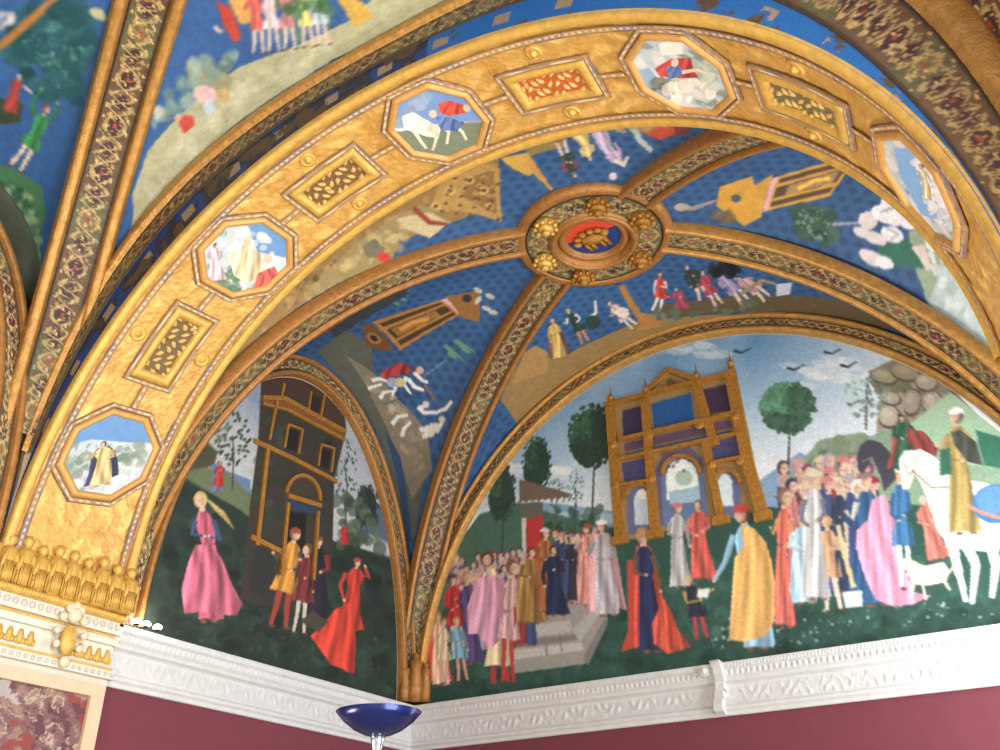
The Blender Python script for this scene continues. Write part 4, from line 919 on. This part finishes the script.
# faces of the arch toward both bays and its gilt/painted border on the near side
n = 900; e = 2/PS; t = TH2(n); base = np.stack([XS-AS*sup(np.cos(t), e), 0*t+YN, ZS+HS*np.abs(np.sin(t))**e], 1)
tg = unit(np.gradient(base, axis=0)); Nn = np.tile([0, -1., 0], (n, 1)); Sx = np.cross(tg, Nn); Sx *= np.sign((Sx*(base-np.array([XS, YN, 0]))).sum(1).mean())
def dark_frieze(s, tt):
    c = np.tile([38, 40, 52.], (len(s), 1)); k = wnoise(s, tt, 9, 3)
    c[k > .35] = [24, 60, 116]; c[k < -.5] = [84, 66, 46]
    r = (s > 6.2); c[r & (k > -.9)] = [36, 96, 160]; q = np.abs(((s/.55) % 1)-.5) < .13; c[q & (np.abs(tt-.13) < .045) & (k > -.3)] = [150, 128, 96]
    return c
outer = np.stack([W/2-3.965*sup(np.cos(t), 2/3.0), 0*t+YN, 4.12*np.abs(np.sin(t))**(2/3.0)], 1)
for i_ in range(n):
    # meet the web edge along the outward direction of the arch
    k_ = np.linspace(0, 1.6, 200); q_ = base[i_]+Sx[i_]*k_[:, None]
    o_ = np.abs((q_[:, 0]-W/2)/3.965)**3.0+np.maximum(q_[:, 2], 0)**3.0/4.12**3.0 > 1
    outer[i_] = q_[o_.argmax() if o_.any() else 40]
SS = outer-base
f1 = np.interp(base[:, 0], [0, 4, 6, 7, 7.5], [.44, .42, .30, .16, .05])[:, None]
V, F, c = sweep(base, SS*(f1+.03), Nn, [(x, .004) for x in np.linspace(.0, 1, 24)], colf=lambda s_, t_: dark_frieze(s_, t_*.25))
put(link('painted_face', raw('painted_face', V, F, c), M['band']), arch)
V, F, _ = sweep(base, Sx, Nn, [(-.0, .0), (1.1, -.01)]); put(link('near_face', raw('near_face', V, F), M['plaster']), arch)
b2 = np.stack([XS-AS2*sup(np.cos(t), e), 0*t+YF, ZS2+HS2*np.abs(np.sin(t))**e], 1)
V, F, _ = sweep(b2, Sx, -Nn, [(0, .0), (1.1, .01)]); put(link('far_face', raw('far_face', V, F), M['gold']), arch)
ok_ = np.linalg.norm(SS, axis=1) > .16
ok_ = (np.arange(n) >= np.nonzero(ok_)[0][0]) & (np.arange(n) <= np.nonzero(ok_)[0][-1])
make_strip('archivolt', (base+SS*(f1+(1-f1)*.3))[ok_], (SS*(1-f1)/.52)[ok_], (Nn*.6)[ok_], .145, .22, 'ornamented gilt border of the nearer vault running above the golden arch', 'arch moulding', 'archivolts over the lunettes', tuple(base[0]), per=.3, lift=.03, inner=False, contrast=.8)

z_ = np.linspace(.0, 2.1, 260); wz = np.interp(z_, [0, 2.1], [1., .55])[:, None]
make_strip('springer_strip', np.stack([0*z_+.0, 0*z_+YN-.17, z_], 1), np.tile([0, 1., 0], (260, 1))*wz, np.tile([1., 0, 0], (260, 1)), .20, .05,
           'floral painted strip where the nearer ribs gather beside the golden pilaster', 'painted strip', None, (0, YN-.24, 0), lift=.025, contrast=.9)
# ------------------------------------------------------------------ gilt stucco figures at the foot of the arch
flab = 'small gilt stucco figure in the row at the foot of the golden arch'
proto = None
def stucco_figure():
    mb = MB()
    mb.lathe((0, 0, 0), [(0.001, 0), (.062, 0), (.066, .08), (.058, .18), (.064, .27), (.05, .31), (.02, .335), (.036, .36), (.040, .39), (.022, .425), (0.001, .435)], 14)
    for s in (-1, 1): mb.blob((.045, s*.045, .2), (.02, 0, 0), (0, .018, 0), (.0, s*-.01, .08), 6, 8)
    for k in range(5): mb.box((.06, -.04+.02*k, .1), (.008, 0, 0), (0, .004, 0), (0, 0, .09))
    for s in (-1, 1): mb.blob((-.01, s*.06, .27), (.012, 0, 0), (0, .02, 0), (0, s*.01, .07), 6, 8)
    return mb.build('stucco_figure', M['giltfig'], smooth=True)
order = ['outermost, at the picture edge', '', '', '', '', '', '', '', 'next to the dark tower painting']
for k in range(9):
    if proto is None: proto = o = stucco_figure()
    else: o = proto.copy(); C.objects.link(o)
    o.location = (.07+.018*k, YN+.07+k*.138, .035); o.scale = (1.15, 1.2, 1.0+.06*math.sin(k*2.3))
    tag(o, {8: 'gilt winged stucco figure ending the row next to the dark tower painting'}.get(k, 'gilt winged stucco figure within the row at the foot of the golden arch'), 'stucco figure', 'gilt figures at the foot of the arch')

# ------------------------------------------------------------------ cornices
CP = [(0.0, -.55), (.035, -.55), (.04, -.51), (.065, -.49), (.065, -.465), (.035, -.44), (.03, -.25), (.045, -.235), (.08, -.22), (.085, -.19), (.11, -.165), (.115, -.11), (.14, -.095), (.15, -.06), (.15, -.035), (0.0, -.035)]
def cornice(side):
    n = 900; pf = []
    for (a, b) in zip(CP[:-1], CP[1:]):
        L_ = math.hypot(b[0]-a[0], b[1]-a[1]); k = max(2, int(L_/.012)); pf += [(a[0]+(b[0]-a[0])*t, a[1]+(b[1]-a[1])*t) for t in np.linspace(0, 1, k, endpoint=False)]
    pf.append(CP[-1]); pf = np.array(pf); m = len(pf); Ln = W if side == 'b' else D+.02
    s = np.linspace(0, Ln, n)[:, None]; d = np.tile(pf[None, :, 0], (n, 1)); z = np.tile(pf[None, :, 1], (n, 1))
    fz = (z < -.265) & (z > -.43); ph = (s/.42) % 1
    rel = np.clip(np.sin(s*38)*np.sin(z*44+2*np.sin(s*19))+.3*np.sin(s*75), -.2, 1)*(np.minimum(1, np.minimum(z+.43, -.265-z)/.02).clip(0, 1))
    panel = ((np.abs(ph-.5) < .40)*1.)
    d = d+np.where(fz, 0.007*rel*panel, 0)
    dent = (z < -.115) & (z > -.16); d = d+np.where(dent, .007*(np.sin(s*2*math.pi/.06) > 0), 0)
    d2 = (z < -.06) & (z > -.09); d = d+np.where(d2, .006*(np.sin(s*2*math.pi/.035) > 0), 0)
    c = np.where(np.isnan(s)[..., None]+(z*0)[..., None] == 0, np.array([204, 205, 204.]), 0)
    c = c+(fz*(rel*5-5))[..., None]
    st = np.maximum(s, d)
    V = np.stack([st, -d, z], -1) if side == 'b' else np.stack([d, -st, z], -1)
    root = empty('cornice', (W/2, 0, -.3) if side == 'b' else (0, -D/2, -.3), 'white carved stone cornice under the wide crowd painting' if side == 'b' else 'white carved stone cornice under the dark tower painting', 'cornice')
    put(link('carved_moulding', raw('carved_moulding', V.reshape(-1, 3), gridF(n, m), c.reshape(-1, 3)), M['marble'], smooth=False), root)
    return root
cb = cornice('b'); cornice('l')
# scroll bracket on the long cornice
cx = on_back([(716, 690)])[0][0]; mb = MB()
mb.lathe((cx-.05, -.17, -.10), [(0.001, -.03), (.06, -.03), (.06, .0), (0.001, .0)], 20, (0, -1, .0))
mb.lathe((cx-.05, -.20, -.10), [(0.001, -.03), (.035, -.03), (.03, -.01), (0.001, .0)], 18, (0, -1, .0))
pr = np.array([(.155, .0), (.185, -.03), (.19, -.08), (.165, -.15), (.12, -.22), (.10, -.30), (.105, -.38), (.13, -.45), (.125, -.51), (.08, -.54)])
for k in range(len(pr)-1):
    (d0, z0), (d1, z1) = pr[k], pr[k+1]; xa = cx+.07+.03*math.sin(k*.7)
    mb.add([(xa-.05, -d0, z0), (xa+.05, -d0, z0), (xa+.05, -d1, z1), (xa-.05, -d1, z1), (xa-.05, -.02, z0), (xa+.05, -.02, z0), (xa+.05, -.02, z1), (xa-.05, -.02, z1)], [[0, 1, 2, 3], [4, 0, 3, 7], [1, 5, 6, 2]])
put(mb.build('scroll_bracket', M['marble'], attr=True), cb)

# ------------------------------------------------------------------ pilaster under the arch
pil = empty('pilaster', (.12, YN+T/2, FLOOR), 'richly carved pilaster with gilt entablature and marbled panel under the golden arch', 'pilaster')
def hbox(name, x1, y0, y1, z0, z1, m, par=pil, x0=-.02):
    mb = MB(); mb.box(((x0+x1)/2, (y0+y1)/2, (z0+z1)/2), ((x1-x0)/2, 0, 0), (0, (y1-y0)/2, 0), (0, 0, (z1-z0)/2), (212, 206, 192))
    return put(mb.build(name, m, attr=True), par)
n = 300; sy = np.linspace(YN-.05, YF+.02, n)
mb = MB()
for k in range(46):
    y = YN-.04+k*(T+.06)/46; mb.blob((.15, y, .0), (.05, .01, .02), (0, .022, .012), (-.01, -.01, .035), 5, 8)
put(mb.build('rope_moulding', M['giltfig'], smooth=True), pil)
hbox('entablature', .15, YN-.05, YF+.02, -.14, -.02, M['marble'])
hbox('entablature', .11, YN-.05, YF+.01, -.17, -.14, M['giltfig']); hbox('entablature', .13, YN-.05, YF+.01, -.23, -.17, M['marble'])
hbox('entablature', .09, YN-.05, YF, -.42, -.23, M['marble']); hbox('entablature', .125, YN-.05, YF+.01, -.45, -.42, M['giltfig']); hbox('entablature', .15, YN-.05, YF+.02, -.52, -.45, M['marble'])
mb = MB()
for k in range(13):
    y = YN+.05+k*.094
    if abs(y-(YN+.62)) < .12: continue
    mb = MB(); mb.blob((.095, y, -.33), (.02, 0, 0), (0, .03, 0), (0, 0, .065), 7, 9); mb.blob((.095, y+.03, -.36), (.014, 0, 0), (0, .02, 0), (0, 0, .03), 6, 7); mb.blob((.095, y-.03, -.36), (.014, 0, 0), (0, .02, 0), (0, 0, .03), 6, 7); put(mb.build('palmette', M['giltfig'], smooth=True), pil)
mb = MB()
for k in range(16): mb.blob((.155, YN+.03+k*.077, -.08), (.012, 0, 0), (0, .03, 0), (0, 0, .03), 6, 8, (196, 188, 176))
for k in range(20): mb.blob((.155, YN+.0+k*.064, -.485), (.012, 0, 0), (0, .02, 0), (0, 0, .02), 6, 8, (196, 188, 176))
put(mb.build('carved_leaves', M['marble'], attr=True, smooth=True), pil)
ycr = YN+.72; mb = MB()
mb.blob((.17, ycr, -.29), (.04, 0, 0), (0, .075, 0), (0, 0, .13), 14, 24); put(mb.build('gilt_shield', M['giltfig'], smooth=True), pil)
mb = MB()
for dy, dz, r in ((-.1, -.08, .04), (.1, -.08, .04), (0, -.05, .07), (-.05, .0, .045), (.05, .0, .045), (0, .03, .04), (-.13, -.2, .035), (.13, -.2, .035), (-.11, -.31, .035), (.11, -.31, .035), (0, -.44, .05)):
    mb = MB(); mb.blob((.18, ycr+dy, dz-.03), (r*.7, 0, 0), (0, r, 0), (0, 0, r), 7, 9, (214, 200, 170)); put(mb.build('crest_leaf', M['marble'], attr=True, smooth=True), pil)
# shaft
hbox('shaft', .10, YN, YF, FLOOR+.25, -.52, M['plaster'])
hbox('base', .18, YN-.06, YF+.04, FLOOR, FLOOR+.25, M['marble'])
qa, qb = grid2(np.linspace(YN+.12, YF-.16, 160), np.linspace(-2.7, -.68, 320))
n1 = wnoise(qa, qb, 7, 31); n2 = wnoise(qa, qb, 16, 32)
c = np.tile([122, 88, 90.], (qa.size, 1)); n1, n2 = n1.ravel(), n2.ravel()
c[n2 > .3] = [146, 116, 106]; c[(np.abs(n1-.1) < .12)] = [176, 156, 138]; c[n1 < -.8] = [136, 66, 60]; c[(n2 < -.8)] = [96, 60, 66]; c[n1 > 1.2] = [168, 156, 150]
mb = raw('marbled_panel', np.stack([np.full_like(qa, .104), qa, qb], -1).reshape(-1, 3), gridF(160, 320), c); put(link('marbled_panel', mb, M['fresco']), pil)
mb = MB()
for y0, y1, z0, z1 in ((YN+.02, YN+.12, -2.8, -.58), (YF-.16, YF-.03, -2.8, -.58), (YN+.12, YF-.16, -.68, -.58), (YN+.12, YF-.16, -2.8, -2.7)):
    mb.box((.12, (y0+y1)/2, (z0+z1)/2), (.02, 0, 0), (0, (y1-y0)/2, 0), (0, 0, (z1-z0)/2), (214, 186, 156))
put(mb.build('panel_frame', M['marble'], attr=True), pil)

# ------------------------------------------------------------------ three little uplights on the ledge
for k, (px, py) in enumerate(((133, 624.5), (142, 627), (153, 631))):
    y, z = on_left([(px, py)])[0]; p = np.array([.13, y-.06, -.035])
    root = empty('spotlight', tuple(p), ['small glowing spotlight on the ledge touching the golden pilaster', 'small glowing spotlight in the middle of the three on the ledge', 'small glowing spotlight of the ledge trio nearest the pink-robed woman'][k], 'spotlight', 'little spotlights on the cornice ledge')
    mb = MB(); mb.lathe(p, [(0.001, 0), (.022, 0), (.022, .008), (.007, .01), (.007, .03), (.025, .035), (.03, .06), (.027, .06)], 16)
    hs = put(mb.build('housing', M['black'], smooth=True), root)
    mb = MB(); mb.blob(p+[0, 0, .065], (.04, 0, 0), (0, .042, 0), (0, 0, .028), 8, 14); sub(mb.build('bulb', M['lamp'], smooth=True), hs)
    ld = bpy.data.lights.new('bulb_light', 'POINT'); ld.energy = 1.6; ld.color = (1, .8, .55); ld.shadow_soft_size = .05
    lo = bpy.data.objects.new('bulb_light', ld); C.objects.link(lo); lo.location = p+[.10, 0, .16]

# ------------------------------------------------------------------ blue floor lamp
rim = CAM+rays([(379, 712)])[0]*3.7
lamp = empty('floor_lamp', (rim[0], rim[1], FLOOR), 'tall floor lamp with shiny dark blue bowl below the corner of the paintings', 'floor lamp')
R_ = .158; mb = MB()
mb.lathe((rim[0], rim[1], rim[2]), [(0.02, -.085), (.05, -.08), (.09, -.062), (.13, -.032), (R_, .0), (R_-.006, .002), (.125, -.026), (.085, -.054), (.04, -.072), (0.001, -.076)], 64)
put(mb.build('bowl_shade', M['blue'], smooth=True), lamp)
mb = MB(); mb.lathe((rim[0], rim[1], rim[2]), [(0.001, -.075), (.03, -.078), (.022, -.11), (.014, -.14), (.012, -.16), (.0121, FLOOR+.03-rim[2]), (0.001, FLOOR+.03-rim[2])], 24)
put(mb.build('pole', M['steel'], smooth=True), lamp)
mb = MB(); mb.lathe((rim[0], rim[1], FLOOR), [(0.001, .035), (.02, .035), (.13, .02), (.14, .0), (0.001, 0)], 40); put(mb.build('base', M['black'], smooth=True), lamp)

# ------------------------------------------------------------------ room shell
def wallbox(name, lo_, hi_, m):
    mb = MB(); lo_, hi_ = np.array(lo_, float), np.array(hi_, float); h = (hi_-lo_)/2
    mb.box((lo_+hi_)/2, (h[0], 0, 0), (0, h[1], 0), (0, 0, h[2])); return tag(mb.build(name, m), kind='structure')
YE = YN-DN
wallbox('wall_back', (-.5, 0, FLOOR), (W+.5, .3, -.0), M['red']); wallbox('wall_back', (-.5, 0, 0), (W+.5, .3, 5.2), M['plaster'])
wallbox('wall_left', (-.3, YF, FLOOR), (0, 0, 0), M['red']); wallbox('wall_left', (-.3, YN, 0), (0, 0, 5.2), M['plaster'])
wallbox('wall_left', (-.3, YN, FLOOR), (0, YF, 0), M['plaster']); wallbox('wall_left', (-.3, YE, 0), (0, YN, 5.2), M['dim']); wallbox('wall_left', (-.3, YE, FLOOR), (0, YN, 0), M['red'])
wallbox('wall_front', (-.6, YE-.3, FLOOR), (W+.6, YE, 5.2), M['plaster'])
wallbox('floor', (-.6, YE-.3, FLOOR-.2), (W+.6, .3, FLOOR), M['stone'])
def win_wall(x, y0, y1, wy0, wy1, z0, z1, idx):
    mb = MB()
    for a, b, c, d in ((y0, wy0, FLOOR, 5.2), (wy1, y1, FLOOR, 5.2), (wy0, wy1, FLOOR, z0), (wy0, wy1, z1, 5.2)):
        mb.box((x+.2, (a+b)/2, (c+d)/2), (.2, 0, 0), (0, (b-a)/2, 0), (0, 0, (d-c)/2))
    tag(mb.build('wall_right', M['plaster']), kind='structure')
    mb = MB()
    for y in (wy0+.03, (wy0+wy1)/2, wy1-.03): mb.box((x+.3, y, (z0+z1)/2), (.03, 0, 0), (0, .03, 0), (0, 0, (z1-z0)/2))
    for z in (z0+.03, (z0*2+z1)/3, (z0+2*z1)/3, z1-.03): mb.box((x+.3, (wy0+wy1)/2, z), (.025, 0, 0), (0, (wy1-wy0)/2, 0), (0, 0, .025))
    tag(mb.build('window_%d' % idx, M['wood']), kind='structure')
    return (x+.45, (wy0+wy1)/2, (z0+z1)/2), wy1-wy0, z1-z0
w1 = win_wall(W, YF, 0, -2.5, -.5, -2.9, 1.7, 1)
w2 = win_wall(W, YE, YN, -9.3, -7.1, -2.9, 1.9, 2)
wallbox('wall_right', (W, YN, FLOOR), (W+.3, YF, 5.2), M['plaster'])

# ------------------------------------------------------------------ daylight, lamps and an added bounce fill
def area(name, loc, tgt, sx, sy, e, col=(1, 1, 1), spread=math.pi):
    l = bpy.data.lights.new(name, 'AREA'); l.shape = 'RECTANGLE'; l.size = sx; l.size_y = sy; l.energy = e; l.color = col; l.spread = spread
    o = bpy.data.objects.new(name, l); C.objects.link(o); o.location = loc
    from mathutils import Vector
    o.rotation_euler = (Vector(tgt)-Vector(loc)).to_track_quat('-Z', 'Y').to_euler(); return o
area('window_daylight', w1[0], (w1[0][0]-1, w1[0][1], w1[0][2]), w1[1], w1[2], 370, (.93, .97, 1))
area('window_daylight', w2[0], (w2[0][0]-1, w2[0][1], w2[0][2]), w2[1], w2[2], 560, (.95, .98, 1))
area('ceiling_uplight', (3.6, -8.6, FLOOR+1.9), (3.8, -5.4, 3.5), 1.2, 1.2, 150, (1, .88, .70))
ul = bpy.data.lights.new('bounce_fill_light', 'SPOT'); ul.energy = 520; ul.spot_size = 2.5; ul.spot_blend = 1; ul.shadow_soft_size = .15; ul.color = (1, .96, .9)  # added spot without a lamp body, standing in for daylight bounced off the floor
uo = bpy.data.objects.new('bounce_fill_light', ul); C.objects.link(uo); uo.location = (6.3, -4.4, -2.4); uo.rotation_euler = (math.pi+.12, -.05, 0)
wd_ = bpy.data.worlds.new('sky'); bpy.context.scene.world = wd_; wd_.use_nodes = True
wd_.node_tree.nodes['Background'].inputs[0].default_value = (.8, .9, 1, 1); wd_.node_tree.nodes['Background'].inputs[1].default_value = 1.0

# ------------------------------------------------------------------ camera and view
cam = bpy.data.cameras.new('camera'); co = bpy.data.objects.new('camera', cam); C.objects.link(co)
cam.sensor_width = 36; cam.lens = FOC/1000*36; cam.clip_start = .02
from mathutils import Matrix
m3 = Matrix((RT.tolist(), UP.tolist(), (-fw).tolist())).transposed(); co.matrix_world = Matrix.Translation(CAM.tolist()) @ m3.to_4x4()
sc = bpy.context.scene; sc.camera = co
sc.view_settings.view_transform = 'Standard'; sc.view_settings.look = 'None'; sc.view_settings.exposure = 0.15; sc.view_settings.gamma = 1
sc.view_settings.use_curve_mapping = False
try: sc.cycles.use_denoising = True; sc.cycles.denoiser = 'OPENIMAGEDENOISE'
except Exception: pass
sc.cycles.max_bounces = 6; sc.cycles.diffuse_bounces = 4
